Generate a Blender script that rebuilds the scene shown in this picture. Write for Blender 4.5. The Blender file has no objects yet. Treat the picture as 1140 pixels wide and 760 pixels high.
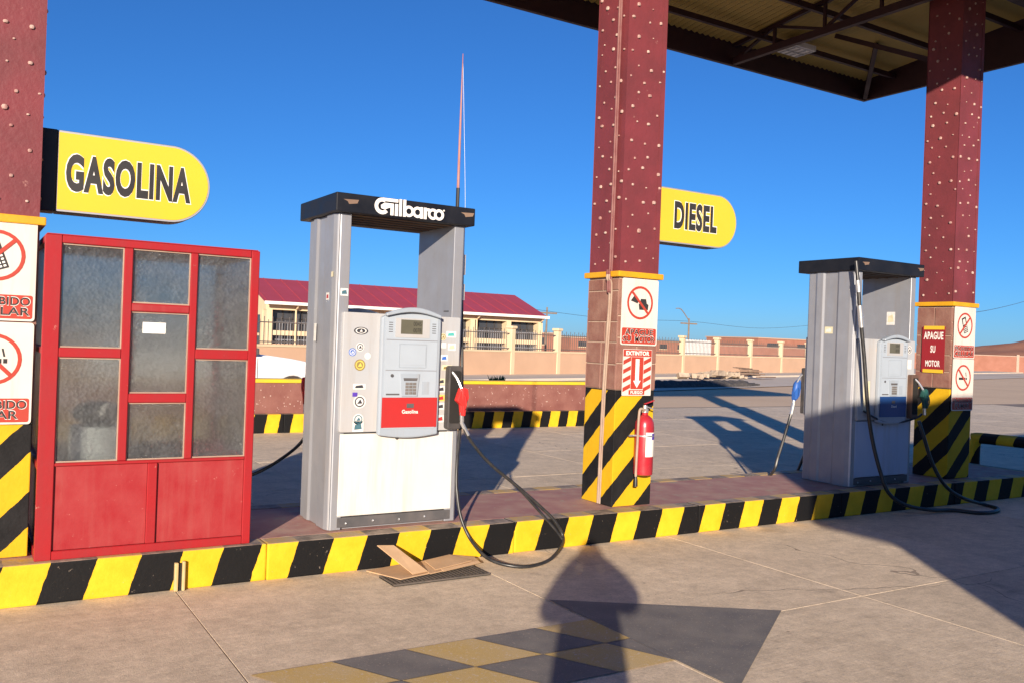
import bpy, bmesh, math, random
from mathutils import Vector, Matrix
R = math.radians
rnd = random.Random(7)
scn = bpy.context.scene
COL = scn.collection

# ------------------------------------------------------------------ camera
CAM_Z, YAW, PITCH, ROLL = 1.57, 31.704, -0.033, 2.117
cd = bpy.data.cameras.new('camera'); cam = bpy.data.objects.new('camera', cd); COL.objects.link(cam)
cd.sensor_width = 36.0; cd.lens = 992.5 / 1140 * 36.0
cd.clip_start = 0.05; cd.clip_end = 6000
fw = Vector((math.sin(R(YAW)) * math.cos(R(PITCH)), math.cos(R(YAW)) * math.cos(R(PITCH)), math.sin(R(PITCH))))
rt = Vector((math.cos(R(YAW)), -math.sin(R(YAW)), 0)); up = rt.cross(fw)
ri = rt * math.cos(R(ROLL)) + up * math.sin(R(ROLL)); ui = -rt * math.sin(R(ROLL)) + up * math.cos(R(ROLL))
M = Matrix((ri, ui, -fw)).transposed().to_4x4(); M.translation = (0, 0, CAM_Z)
cam.matrix_world = M
scn.camera = cam

# ------------------------------------------------------------------ sky and sun
SUN_EL, SUN_AZ = 13.0, 36.8            # light travels towards azimuth SUN_AZ (from +Y towards +X)
w = bpy.data.worlds.new('World'); scn.world = w; w.use_nodes = True
wn = w.node_tree; bg = wn.nodes['Background']
sky = wn.nodes.new('ShaderNodeTexSky'); sky.sky_type = 'NISHITA'; sky.sun_disc = False
sky.sun_elevation = R(SUN_EL); sky.sun_rotation = R(SUN_AZ + 180)
sky.altitude = 1200; sky.air_density = 1.0; sky.dust_density = 0.5; sky.ozone_density = 9.0
wn.links.new(sky.outputs[0], bg.inputs[0]); bg.inputs[1].default_value = 0.084
sl = bpy.data.lights.new('sun', 'SUN'); sl.energy = 5.0; sl.angle = R(0.53); sl.color = (1.0, 0.86, 0.70)
so = bpy.data.objects.new('sun', sl); COL.objects.link(so)
LD = Vector((math.sin(R(SUN_AZ)) * math.cos(R(SUN_EL)), math.cos(R(SUN_AZ)) * math.cos(R(SUN_EL)), -math.sin(R(SUN_EL))))
so.rotation_euler = LD.to_track_quat('-Z', 'Y').to_euler(); so.location = (-20, -25, 30)
vs = scn.view_settings
vs.view_transform = 'Standard'; vs.look = 'None'; vs.gamma = 1.0; vs.use_curve_mapping = False
vs.exposure = 0.75
scn.render.engine = 'CYCLES'

# ------------------------------------------------------------------ materials
def newmat(name):
    m = bpy.data.materials.new(name); m.use_nodes = True
    nt = m.node_tree; p = nt.nodes['Principled BSDF']
    return m, nt, p
def nd(nt, t, **kw):
    n = nt.nodes.new(t)
    for k, v in kw.items():
        if k.startswith('i_'):
            n.inputs[int(k[2:])].default_value = v
        else: setattr(n, k, v)
    return n
def rgba(c): return (c[0], c[1], c[2], 1.0)
def pos(nt): return nd(nt, 'ShaderNodeNewGeometry').outputs['Position']
def noise(nt, vec, scale, detail=4, rough=0.55):
    n = nd(nt, 'ShaderNodeTexNoise'); n.inputs['Scale'].default_value = scale
    n.inputs['Detail'].default_value = detail; n.inputs['Roughness'].default_value = rough
    nt.links.new(vec, n.inputs['Vector']); return n.outputs['Fac']
def ramp(nt, fac, a, b, ca=(0, 0, 0), cb=(1, 1, 1)):
    r = nd(nt, 'ShaderNodeValToRGB'); e = r.color_ramp.elements
    e[0].position = a; e[1].position = b; e[0].color = rgba(ca); e[1].color = rgba(cb)
    nt.links.new(fac, r.inputs[0]); return r.outputs[0]
def mix(nt, fac, a, b, mode='MIX'):
    m = nd(nt, 'ShaderNodeMix', data_type='RGBA', blend_type=mode)
    for s, v in ((0, fac), (6, a), (7, b)):
        if isinstance(v, (int, float)): m.inputs[s].default_value = v
        elif isinstance(v, tuple): m.inputs[s].default_value = rgba(v)
        else: nt.links.new(v, m.inputs[s])
    return m.outputs[2]
def math_(nt, op, a, b=None):
    m = nd(nt, 'ShaderNodeMath', operation=op)
    for i, v in enumerate((a, b)):
        if v is None: continue
        if isinstance(v, (int, float)): m.inputs[i].default_value = v
        else: nt.links.new(v, m.inputs[i])
    return m.outputs[0]
def bump(nt, p, h, strength, dist=0.01):
    b = nd(nt, 'ShaderNodeBump'); b.inputs['Strength'].default_value = strength; b.inputs['Distance'].default_value = dist
    nt.links.new(h, b.inputs['Height']); nt.links.new(b.outputs[0], p.inputs['Normal'])
MATS = {}
def surf(name, c1, c2=None, scale=3.0, rough=0.6, bstr=0.0, bscale=60, spec=0.4, metal=0.0, wear=None, wscale=25, wamt=0.68, speck=0.0):
    """base colour mottled between c1 and c2, optional chips of colour wear, fine bump"""
    m, nt, p = newmat(name); P = pos(nt)
    c2 = c2 or tuple(x * 0.8 for x in c1)
    f = ramp(nt, noise(nt, P, scale, 6), 0.32, 0.68)
    c = mix(nt, f, c1, c2)
    if speck:
        s = ramp(nt, noise(nt, P, 220, 2), 0.35, 0.65, (1 - speck,) * 3, (1 + speck,) * 3)
        c = mix(nt, 1.0, c, s, 'MULTIPLY')
    if wear:
        g = ramp(nt, noise(nt, P, wscale, 8, 0.7), wamt, wamt + 0.03)
        c = mix(nt, g, c, wear)
    nt.links.new(c, p.inputs['Base Color'])
    r = math_(nt, 'ADD', math_(nt, 'MULTIPLY', f, 0.14), rough - 0.07); nt.links.new(r, p.inputs['Roughness'])
    p.inputs['Metallic'].default_value = metal; p.inputs['Specular IOR Level'].default_value = spec
    if bstr: bump(nt, p, noise(nt, P, bscale, 5), bstr, 0.006)
    MATS[name] = m; return m
def stripes(name, vec, period, duty, phase, ca, cb, base, edge=0.012, wear=0.66, dusty=0.75, zmax=None, ctop=None):
    """painted slanted bands: value dot(P,vec)+phase; below duty -> ca, else cb; chipped paint shows base, dust lies on level tops"""
    m, nt, p = newmat(name); P = pos(nt)
    d = nd(nt, 'ShaderNodeVectorMath', operation='DOT_PRODUCT'); d.inputs[1].default_value = vec; nt.links.new(P, d.inputs[0])
    v = math_(nt, 'ADD', d.outputs['Value'], phase)
    v = math_(nt, 'ADD', v, math_(nt, 'MULTIPLY', math_(nt, 'SUBTRACT', noise(nt, P, 14, 4), 0.5), edge * 4))
    fr = math_(nt, 'FRACT', math_(nt, 'DIVIDE', v, period))
    s = math_(nt, 'GREATER_THAN', fr, duty)
    dirt = ramp(nt, noise(nt, P, 5, 7, 0.65), 0.35, 0.75)
    A = mix(nt, dirt, ca, tuple(x * 0.84 for x in ca)); B = mix(nt, dirt, cb, tuple(x * 1.3 + 0.008 for x in cb))
    c = mix(nt, s, A, B)
    if zmax is not None:
        sz = nd(nt, 'ShaderNodeSeparateXYZ'); nt.links.new(P, sz.inputs[0])
        c = mix(nt, math_(nt, 'GREATER_THAN', sz.outputs[2], zmax), c, ctop)
    g = ramp(nt, noise(nt, P, 30, 9, 0.75), wear, wear + 0.04); c = mix(nt, g, c, base)
    nz = nd(nt, 'ShaderNodeNewGeometry'); sx = nd(nt, 'ShaderNodeSeparateXYZ'); nt.links.new(nz.outputs['Normal'], sx.inputs[0])
    top = math_(nt, 'MULTIPLY', math_(nt, 'MULTIPLY', ramp(nt, sx.outputs[2], 0.4, 0.8), ramp(nt, noise(nt, P, 9, 6, .7), 0.2, 0.6)), dusty)
    c = mix(nt, top, c, base)
    nt.links.new(c, p.inputs['Base Color']); p.inputs['Roughness'].default_value = 0.65; p.inputs['Specular IOR Level'].default_value = 0.22
    bump(nt, p, noise(nt, P, 45, 6), 0.35, 0.006)
    MATS[name] = m; return m

YEL, BLK = (0.62, 0.37, 0.012), (0.007, 0.0068, 0.0075)
DUST = (0.42, 0.31, 0.23)
def concrete(name, c1, c2, stain):
    m, nt, p = newmat(name); P = pos(nt)
    big = ramp(nt, noise(nt, P, 0.55, 6, 0.6), 0.3, 0.7); c = mix(nt, big, c1, c2)
    mp = nd(nt, 'ShaderNodeMapping'); mp.inputs['Scale'].default_value = (0.8, 2.0, 1); mp.inputs['Rotation'].default_value = (0, 0, 0.12); nt.links.new(P, mp.inputs[0])
    st = ramp(nt, noise(nt, mp.outputs[0], 1.6, 8, 0.65), 0.46, 0.72); c = mix(nt, math_(nt, 'MULTIPLY', st, 0.38), c, stain)
    for sc, lo, hi in ((3.5, 0.86, 1.10), (14, 0.90, 1.08), (60, 0.84, 1.13), (190, 0.80, 1.16)):
        sp = ramp(nt, noise(nt, P, sc, 5, 0.62), 0.3, 0.7, (lo,) * 3, (hi,) * 3); c = mix(nt, 1.0, c, sp, 'MULTIPLY')
    mq = nd(nt, 'ShaderNodeMapping'); mq.inputs['Scale'].default_value = (2.2, 40, 1); mq.inputs['Rotation'].default_value = (0, 0, -0.05); nt.links.new(P, mq.inputs[0])
    br = ramp(nt, noise(nt, mq.outputs[0], 1.3, 4), 0.35, 0.65, (0.965,) * 3, (1.03,) * 3); c = mix(nt, 1.0, c, br, 'MULTIPLY')
    oi = nd(nt, 'ShaderNodeObjectInfo'); c = mix(nt, 1.0, c, ramp(nt, oi.outputs['Random'], 0.0, 1.0, (0.91,) * 3, (1.03,) * 3), 'MULTIPLY')
    oil = ramp(nt, noise(nt, P, 1.9, 5, 0.6), 0.64, 0.76); c = mix(nt, math_(nt, 'MULTIPLY', oil, 0.45), c, (0.16, 0.125, 0.10))
    pt_ = nd(nt, 'ShaderNodeTexVoronoi'); pt_.inputs['Scale'].default_value = 7.0; nt.links.new(P, pt_.inputs['Vector'])
    dots = math_(nt, 'MULTIPLY', math_(nt, 'LESS_THAN', pt_.outputs['Distance'], 0.07), ramp(nt, noise(nt, P, 0.9, 3), 0.52, 0.6)); c = mix(nt, math_(nt, 'MULTIPLY', dots, 0.5), c, (0.12, 0.09, 0.075))
    vc = nd(nt, 'ShaderNodeTexVoronoi', feature='DISTANCE_TO_EDGE'); vc.inputs['Scale'].default_value = 0.42
    wv = nd(nt, 'ShaderNodeVectorMath', operation='ADD'); nz_ = nd(nt, 'ShaderNodeTexNoise'); nz_.inputs['Scale'].default_value = 3.0; nt.links.new(P, nz_.inputs['Vector'])
    sc_ = nd(nt, 'ShaderNodeVectorMath', operation='SCALE'); sc_.inputs['Scale'].default_value = 0.35; nt.links.new(nz_.outputs['Color'], sc_.inputs[0]); nt.links.new(P, wv.inputs[0]); nt.links.new(sc_.outputs[0], wv.inputs[1]); nt.links.new(wv.outputs[0], vc.inputs['Vector'])
    ck = math_(nt, 'MULTIPLY', math_(nt, 'LESS_THAN', vc.outputs['Distance'], 0.0022), ramp(nt, noise(nt, P, 0.4, 2), 0.50, 0.56)); c = mix(nt, math_(nt, 'MULTIPLY', ck, 0.6), c, (0.14, 0.105, 0.085))
    nt.links.new(c, p.inputs['Base Color']); p.inputs['Roughness'].default_value = 0.85; p.inputs['Specular IOR Level'].default_value = 0.25
    h = math_(nt, 'ADD', noise(nt, P, 130, 4), math_(nt, 'ADD', math_(nt, 'MULTIPLY', noise(nt, mq.outputs[0], 1.3, 4), 0.7), math_(nt, 'MULTIPLY', noise(nt, P, 12, 5), 1.5)))
    bump(nt, p, h, 0.30, 0.006); MATS[name] = m; return m
concrete('concrete', (0.80, 0.65, 0.475), (0.72, 0.58, 0.42), (0.58, 0.465, 0.34))
surf('joint', (0.34, 0.27, 0.21), (0.16, 0.125, 0.10), 3, 0.9)
surf('dirt', (0.74, 0.54, 0.345), (0.65, 0.465, 0.30), 0.25, 0.95, 0.6, 3, speck=0.15)
surf('asphalt', (0.20, 0.17, 0.15), (0.26, 0.22, 0.19), 0.4, 0.9, 0.3, 30, speck=0.2)
surf('pavement', (0.68, 0.57, 0.45), (0.60, 0.50, 0.39), 0.8, 0.9, 0.2, 20)
surf('island_top', (0.38, 0.17, 0.145), (0.48, 0.30, 0.24), 5, 0.75, 0.4, 40, wear=DUST, wscale=7, wamt=0.58)
surf('maroon', (0.185, 0.036, 0.042), (0.135, 0.028, 0.033), 4, 0.5, 0.5, 28, wear=(0.32, 0.15, 0.13), wscale=12, wamt=0.68)
surf('maroon_wall', (0.19, 0.07, 0.058), (0.25, 0.11, 0.09), 4, 0.7, 0.6, 25, wear=(0.42, 0.28, 0.22), wscale=10, wamt=0.66)
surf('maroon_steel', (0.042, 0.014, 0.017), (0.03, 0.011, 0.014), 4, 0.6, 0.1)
surf('stud', (0.52, 0.40, 0.34), (0.30, 0.13, 0.12), 24, 0.7)
surf('stone', (0.20, 0.085, 0.065), (0.27, 0.145, 0.11), 7, 0.7, 0.6, 30, speck=0.1)
surf('mortar', (0.46, 0.33, 0.25), (0.36, 0.25, 0.19), 12, 0.9, 0.4, 60)
surf('cap_yellow', (0.66, 0.34, 0.012), (0.55, 0.27, 0.012), 8, 0.5, 0.2, 40)
surf('sign_yellow', (0.70, 0.46, 0.035), (0.66, 0.425, 0.035), 2, 0.35)
surf('sign_white', (0.66, 0.60, 0.54), (0.61, 0.55, 0.49), 4, 0.4)
surf('sign_red', (0.42, 0.05, 0.03), (0.38, 0.045, 0.028), 5, 0.45)
surf('plate_red', (0.28, 0.018, 0.025), (0.24, 0.02, 0.025), 5, 0.5)
surf('print_black', (0.025, 0.023, 0.023), (0.035, 0.033, 0.032), 5, 0.5)
surf('print_white', (0.82, 0.79, 0.74), (0.75, 0.72, 0.66), 9, 0.5)
surf('edge_metal', (0.55, 0.55, 0.56), (0.45, 0.45, 0.46), 8, 0.4, metal=0.5)
surf('black_box', (0.016, 0.015, 0.015), (0.022, 0.02, 0.02), 4, 0.5)
surf('booth_red', (0.33, 0.014, 0.018), (0.285, 0.013, 0.017), 5, 0.45, 0.15, 25, wear=(0.48, 0.24, 0.19), wscale=14, wamt=0.66)
surf('booth_panel', (0.285, 0.013, 0.018), (0.31, 0.03, 0.032), 6, 0.55, 0.2, 25, wear=(0.46, 0.15, 0.13), wscale=22, wamt=0.66)
surf('steel', (0.34, 0.35, 0.38), (0.29, 0.30, 0.33), 5, 0.42, 0.05, 30, metal=0.35, wear=(0.55, 0.48, 0.42), wscale=9, wamt=0.74)
surf('steel_light', (0.62, 0.62, 0.63), (0.54, 0.54, 0.55), 5, 0.4, metal=0.2)
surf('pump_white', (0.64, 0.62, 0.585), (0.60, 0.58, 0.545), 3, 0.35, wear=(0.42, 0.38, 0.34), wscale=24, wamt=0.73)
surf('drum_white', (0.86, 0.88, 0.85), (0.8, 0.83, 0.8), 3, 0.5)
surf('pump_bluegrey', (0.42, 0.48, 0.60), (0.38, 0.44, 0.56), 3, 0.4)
surf('pump_face', (0.38, 0.40, 0.425), (0.42, 0.40, 0.385), 2.2, 0.45, wear=(0.46, 0.41, 0.375), wscale=6, wamt=0.66)
surf('bezel', (0.33, 0.375, 0.43), (0.30, 0.345, 0.395), 4, 0.4)
surf('bezel_inner', (0.37, 0.42, 0.475), (0.34, 0.385, 0.435), 4, 0.45)
surf('header', (0.008, 0.009, 0.013), (0.014, 0.015, 0.020), 7, 0.45, spec=0.25, wear=(0.10, 0.085, 0.08), wscale=14, wamt=0.70)
surf('logo_white', (0.85, 0.82, 0.78), (0.80, 0.74, 0.69), 12, 0.4)
surf('kick', (0.07, 0.07, 0.075), (0.11, 0.10, 0.10), 8, 0.6)
surf('lcd', (0.12, 0.115, 0.085), (0.10, 0.095, 0.07), 6, 0.2)
surf('keypad', (0.12, 0.11, 0.10), (0.2, 0.18, 0.17), 20, 0.5)
surf('panel_red', (0.44, 0.028, 0.028), (0.40, 0.026, 0.026), 5, 0.4)
surf('panel_blue', (0.015, 0.065, 0.22), (0.015, 0.055, 0.19), 5, 0.4)
surf('boot', (0.040, 0.038, 0.040), (0.075, 0.065, 0.06), 10, 0.6)
surf('boot_brown', (0.16, 0.085, 0.055), (0.10, 0.06, 0.045), 10, 0.6)
surf('nozzle_red', (0.70, 0.035, 0.03), (0.6, 0.03, 0.03), 10, 0.4)
surf('nozzle_green', (0.02, 0.09, 0.075), (0.02, 0.06, 0.06), 10, 0.45)
surf('nozzle_blue', (0.03, 0.12, 0.42), (0.03, 0.1, 0.35), 10, 0.45)
surf('rubber', (0.018, 0.018, 0.019), (0.035, 0.033, 0.032), 15, 0.38, spec=0.5)
surf('silver', (0.62, 0.62, 0.62), (0.5, 0.5, 0.5), 10, 0.3, metal=0.7)
surf('mast_red', (0.28, 0.09, 0.08), (0.40, 0.22, 0.19), 3, 0.5)
surf('ext_red', (0.40, 0.018, 0.03), (0.34, 0.024, 0.034), 8, 0.28, spec=0.6)
surf('cardboard', (0.58, 0.38, 0.22), (0.50, 0.32, 0.18), 8, 0.85, 0.15, 40)
surf('grate', (0.10, 0.09, 0.08), (0.16, 0.13, 0.11), 20, 0.7, metal=0.4)
surf('pit', (0.02, 0.018, 0.016), None, 5, 0.9)
surf('paint_yellow', (0.60, 0.41, 0.13), (0.58, 0.43, 0.22), 4, 0.8, 0.2, 90, wear=(0.64, 0.52, 0.38), wscale=60, wamt=0.58, speck=0.15)
surf('paint_grey', (0.155, 0.145, 0.14), (0.23, 0.21, 0.19), 5, 0.8, 0.2, 90, wear=(0.34, 0.29, 0.24), wscale=70, wamt=0.60, speck=0.15)
surf('deck', (0.44, 0.31, 0.085), (0.37, 0.255, 0.07), 1.2, 0.6)
surf('lamp_white', (0.75, 0.73, 0.70), None, 5, 0.4)
surf('conduit', (0.38, 0.29, 0.22), (0.31, 0.20, 0.15), 9, 0.6)
surf('conduit_painted', (0.175, 0.05, 0.05), (0.24, 0.11, 0.10), 9, 0.55)
surf('pvc', (0.56, 0.44, 0.24), (0.5, 0.36, 0.16), 8, 0.5)
surf('coping', (0.78, 0.50, 0.02), (0.66, 0.42, 0.04), 4, 0.55, 0.2, 20)
surf('car_white', (0.80, 0.79, 0.78), (0.77, 0.76, 0.75), 1, 0.2, spec=0.6)
surf('car_glass', (0.02, 0.022, 0.025), None, 1, 0.08, spec=0.7)
surf('tyre', (0.02, 0.02, 0.02), None, 6, 0.8)
surf('peach', (0.56, 0.36, 0.235), (0.50, 0.32, 0.21), 0.8, 0.85, 0.2, 10)
surf('cream', (0.66, 0.52, 0.34), (0.60, 0.47, 0.30), 1.5, 0.85)
surf('roof_red', (0.38, 0.055, 0.080), (0.34, 0.05, 0.072), 0.6, 0.55)
surf('dark_glass', (0.035, 0.040, 0.050), (0.06, 0.06, 0.065), 0.7, 0.2, spec=0.6)
surf('rail_iron', (0.13, 0.11, 0.10), None, 6, 0.6)
surf('iron', (0.05, 0.045, 0.045), None, 6, 0.6)
surf('brick_far', (0.33, 0.145, 0.10), (0.28, 0.12, 0.08), 1.0, 0.9, 0.3, 6)
surf('mound', (0.30, 0.125, 0.075), (0.36, 0.17, 0.105), 0.35, 0.95, 0.8, 1.2)
surf('wood_pole', (0.22, 0.17, 0.13), None, 3, 0.85)
surf('rubble', (0.48, 0.38, 0.28), (0.26, 0.2, 0.15), 3, 0.9)
surf('plank', (0.16, 0.10, 0.075), (0.24, 0.16, 0.11), 3, 0.85)
surf('tarmac_heap', (0.045, 0.042, 0.042), (0.09, 0.08, 0.075), 4, 0.9, 0.8, 12)
surf('leaf', (0.07, 0.12, 0.03), (0.11, 0.14, 0.04), 12, 0.7)
surf('cloth', (0.05, 0.055, 0.07), None, 6, 0.9)
surf('skin', (0.40, 0.22, 0.15), None, 6, 0.55)
surf('hair', (0.015, 0.012, 0.01), None, 6, 0.6)
surf('caster_wall', (0.62, 0.50, 0.36), None, 1, 0.8)
for i, c in enumerate(((0.05, 0.05, 0.06), (0.05, 0.16, 0.55), (0.68, 0.62, 0.42), (0.30, 0.22, 0.08), (0.74, 0.72, 0.68), (0.10, 0.05, 0.40), (0.10, 0.45, 0.42), (0.07, 0.16, 0.20), (0.70, 0.55, 0.12), (0.45, 0.04, 0.04))):
    surf('sticker%d' % i, c, None, 30, 0.45)
def grime(name, col):
    nt = MATS[name].node_tree; p = nt.nodes['Principled BSDF']; src = p.inputs['Base Color'].links[0].from_socket; P = pos(nt)
    mp = nd(nt, 'ShaderNodeMapping'); mp.inputs['Scale'].default_value = (9, 9, 0.7); nt.links.new(P, mp.inputs[0])
    f = math_(nt, 'MULTIPLY', ramp(nt, noise(nt, mp.outputs[0], 1.5, 7, 0.65), 0.5, 0.78), 0.45)
    nt.links.new(mix(nt, f, src, col), p.inputs['Base Color'])
for nm in ('pump_white', 'steel', 'pump_bluegrey', 'pump_face', 'bezel', 'booth_red', 'booth_panel', 'sign_white'): grime(nm, {'booth_red': (.22, .03, .03), 'booth_panel': (.33, .08, .07)}.get(nm, (0.30, 0.25, 0.20)))
# chipped kerb paint, column paint
stripes('kerb_paint', (1, 0, -0.31), 0.475, 0.5, -0.47 + 0.072 + 0.475 * 20, BLK, YEL, (0.44, 0.35, 0.27), 0.005, 0.652, 0.85)
stripes('far_kerb_paint', (1, 0, -0.18), 0.41, 0.49, 0.26 + 4.1, BLK, YEL, (0.40, 0.31, 0.24), 0.006, 0.72, 0.5)
def col_stripe(name, xr, off, zmax):
    # value v = z-0.233-((x-y)-(xr-5.8)); yellow for v in [off, off+.22]
    return stripes(name, (-1, 1, 1), 0.43, 0.53, -0.233 + (xr - 5.8) - off + 4.3, YEL, BLK, (0.32, 0.2, 0.15), 0.006, 0.73, 0.6, zmax, BLK)
def frosted():
    m, nt, p = newmat('frosted_glass'); P = pos(nt)
    out = nt.nodes['Material Output']; nt.nodes.remove(p)
    rf = nd(nt, 'ShaderNodeBsdfRefraction'); rf.inputs['Color'].default_value = (0.88, 0.90, 0.89, 1); rf.inputs['Roughness'].default_value = 0.30; rf.inputs['IOR'].default_value = 1.14
    tr = nd(nt, 'ShaderNodeBsdfTransparent'); tr.inputs[0].default_value = (0.86, 0.88, 0.88, 1)
    tl = nd(nt, 'ShaderNodeBsdfTranslucent'); tl.inputs[0].default_value = (0.5, 0.5, 0.48, 1)
    df = nd(nt, 'ShaderNodeBsdfPrincipled'); df.inputs['Roughness'].default_value = 0.25
    nt.links.new(ramp(nt, noise(nt, P, 26, 6, 0.7), 0.3, 0.7, (0.14, 0.145, 0.15), (0.27, 0.275, 0.28)), df.inputs['Base Color'])
    b = nd(nt, 'ShaderNodeBump'); b.inputs['Strength'].default_value = 0.8; b.inputs['Distance'].default_value = 0.006
    vo = nd(nt, 'ShaderNodeTexVoronoi'); vo.inputs['Scale'].default_value = 48; nt.links.new(P, vo.inputs['Vector'])
    nt.links.new(vo.outputs['Distance'], b.inputs['Height'])
    for q in (rf, df): nt.links.new(b.outputs[0], q.inputs['Normal'])
    def mx(f, a, b_):
        x = nd(nt, 'ShaderNodeMixShader'); nt.links.new(a, x.inputs[1]); nt.links.new(b_, x.inputs[2])
        if isinstance(f, float): x.inputs[0].default_value = f
        else: nt.links.new(f, x.inputs[0])
        return x.outputs[0]
    g = mx(0.50, rf.outputs[0], tr.outputs[0]); g = mx(0.10, g, tl.outputs[0])
    dirt = ramp(nt, noise(nt, P, 5, 8, 0.7), 0.35, 0.75, (0.16,) * 3, (0.32,) * 3)
    nt.links.new(mx(dirt, g, df.outputs[0]), out.inputs[0]); MATS['frosted'] = m
frosted()

# ------------------------------------------------------------------ mesh helpers
class MB:
    def __init__(s): s.v = []; s.f = []
    def add(s, vs, fs):
        o = len(s.v); s.v += [tuple(v) for v in vs]; s.f += [tuple(i + o for i in f) for f in fs]; return s
    def box(s, x0, x1, y0, y1, z0, z1):
        return s.add([(x0, y0, z0), (x1, y0, z0), (x1, y1, z0), (x0, y1, z0), (x0, y0, z1), (x1, y0, z1), (x1, y1, z1), (x0, y1, z1)],
                     [(0, 3, 2, 1), (4, 5, 6, 7), (0, 1, 5, 4), (1, 2, 6, 5), (2, 3, 7, 6), (3, 0, 4, 7)])
    def prism(s, fr, pts, d0, d1):
        """polygon pts (u,v) in frame fr=(o,u,v,n), extruded from depth d0 to d1 along n"""
        o, u, v, n = fr; k = len(pts)
        A = [o + u * p[0] + v * p[1] + n * d0 for p in pts]; B = [o + u * p[0] + v * p[1] + n * d1 for p in pts]
        fs = [tuple(range(k))[::-1], tuple(range(k, 2 * k))] + [(i, (i + 1) % k, k + (i + 1) % k, k + i) for i in range(k)]
        return s.add(A + B, fs)
    def ring(s, fr, cu, cv, ro, ri, d0, d1, a0=0, a1=360, n=28, sx=1.0):
        full = abs(a1 - a0) >= 360
        o, u, v, nn = fr; V = []; F = []
        for i in range(n + 1):
            a = R(a0 + (a1 - a0) * i / n)
            for (r, d) in ((ro, d0), (ro, d1), (ri, d1), (ri, d0)):
                V.append(o + u * (cu + r * sx * math.cos(a)) + v * (cv + r * math.sin(a)) + nn * d)
        for i in range(n):
            for j in range(4):
                F.append((i * 4 + j, i * 4 + (j + 1) % 4, i * 4 + 4 + (j + 1) % 4, i * 4 + 4 + j))
        if not full: F += [(0, 1, 2, 3), (n * 4 + 3, n * 4 + 2, n * 4 + 1, n * 4)]
        return s.add(V, F)
    def disc(s, fr, cu, cv, r, d0, d1, n=24, sx=1.0):
        return s.prism(fr, [(cu + r * sx * math.cos(2 * math.pi * i / n), cv + r * math.sin(2 * math.pi * i / n)) for i in range(n)], d0, d1)
    def bar(s, a, b, w, h=None):
        """square bar from a to b"""
        a = Vector(a); b = Vector(b); h = h or w; d = (b - a).normalized()
        u = d.cross(Vector((0, 0, 1))); u = u.normalized() if u.length > 1e-4 else Vector((1, 0, 0)); v = u.cross(d)
        P = [a + u * sx * w / 2 + v * sz * h / 2 for sx, sz in ((-1, -1), (1, -1), (1, 1), (-1, 1))] + [b + u * sx * w / 2 + v * sz * h / 2 for sx, sz in ((-1, -1), (1, -1), (1, 1), (-1, 1))]
        return s.add(P, [(0, 1, 2, 3), (7, 6, 5, 4), (0, 4, 5, 1), (1, 5, 6, 2), (2, 6, 7, 3), (3, 7, 4, 0)])
    def tube(s, pts, r, n=10, smooth=0):
        pts = [Vector(p) for p in pts]
        if smooth: pts = catmull(pts, smooth)
        rs = r if isinstance(r, list) else [r] * len(pts)
        if len(rs) != len(pts): rs = [rs[min(len(rs) - 1, int(i * len(rs) / len(pts)))] for i in range(len(pts))]
        V = []; F = []; prev = None
        for i, p in enumerate(pts):
            t = (pts[min(i + 1, len(pts) - 1)] - pts[max(i - 1, 0)]).normalized()
            if prev is None:
                u = t.cross(Vector((0, 0, 1))); u = u.normalized() if u.length > 1e-3 else Vector((1, 0, 0))
            else: u = (prev - t * prev.dot(t)).normalized()
            prev = u; q = t.cross(u)
            V += [p + (u * math.cos(2 * math.pi * k / n) + q * math.sin(2 * math.pi * k / n)) * rs[i] for k in range(n)]
        for i in range(len(pts) - 1):
            for k in range(n): F.append((i * n + k, i * n + (k + 1) % n, (i + 1) * n + (k + 1) % n, (i + 1) * n + k))
        F += [tuple(range(n))[::-1], tuple(range((len(pts) - 1) * n, len(pts) * n))]
        return s.add(V, F)
    def lathe(s, c, prof, n=20):
        """prof: (r,z) list about vertical axis through c"""
        V = []; F = []
        for r, z in prof: V += [(c[0] + r * math.cos(2 * math.pi * k / n), c[1] + r * math.sin(2 * math.pi * k / n), c[2] + z) for k in range(n)]
        for i in range(len(prof) - 1):
            for k in range(n): F.append((i * n + k, i * n + (k + 1) % n, (i + 1) * n + (k + 1) % n, (i + 1) * n + k))
        F += [tuple(range(n))[::-1], tuple(range((len(prof) - 1) * n, len(prof) * n))]
        return s.add(V, F)
    def blob(s, c, r, n, sq=(1, 1, 1)):
        """small faceted dome (octahedron once refined)"""
        V = [(0, 0, 1)] + [(math.cos(k * math.pi / 4 + h_) * rr_, math.sin(k * math.pi / 4 + h_) * rr_, z_) for rr_, z_, h_ in ((.72, .7, 0), (1, .05, .2), (.72, -.7, 0)) for k in range(8)] + [(0, 0, -1)]
        F = [(0, 1 + k, 1 + (k + 1) % 8) for k in range(8)] + [(25, 17 + (k + 1) % 8, 17 + k) for k in range(8)]
        for q in (1, 9): F += [(q + k, q + 8 + k, q + 8 + (k + 1) % 8, q + (k + 1) % 8) for k in range(8)]
        return s.add([(c[0] + v[0] * r * sq[0], c[1] + v[1] * r * sq[1], c[2] + v[2] * r * sq[2]) for v in V], F)
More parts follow.
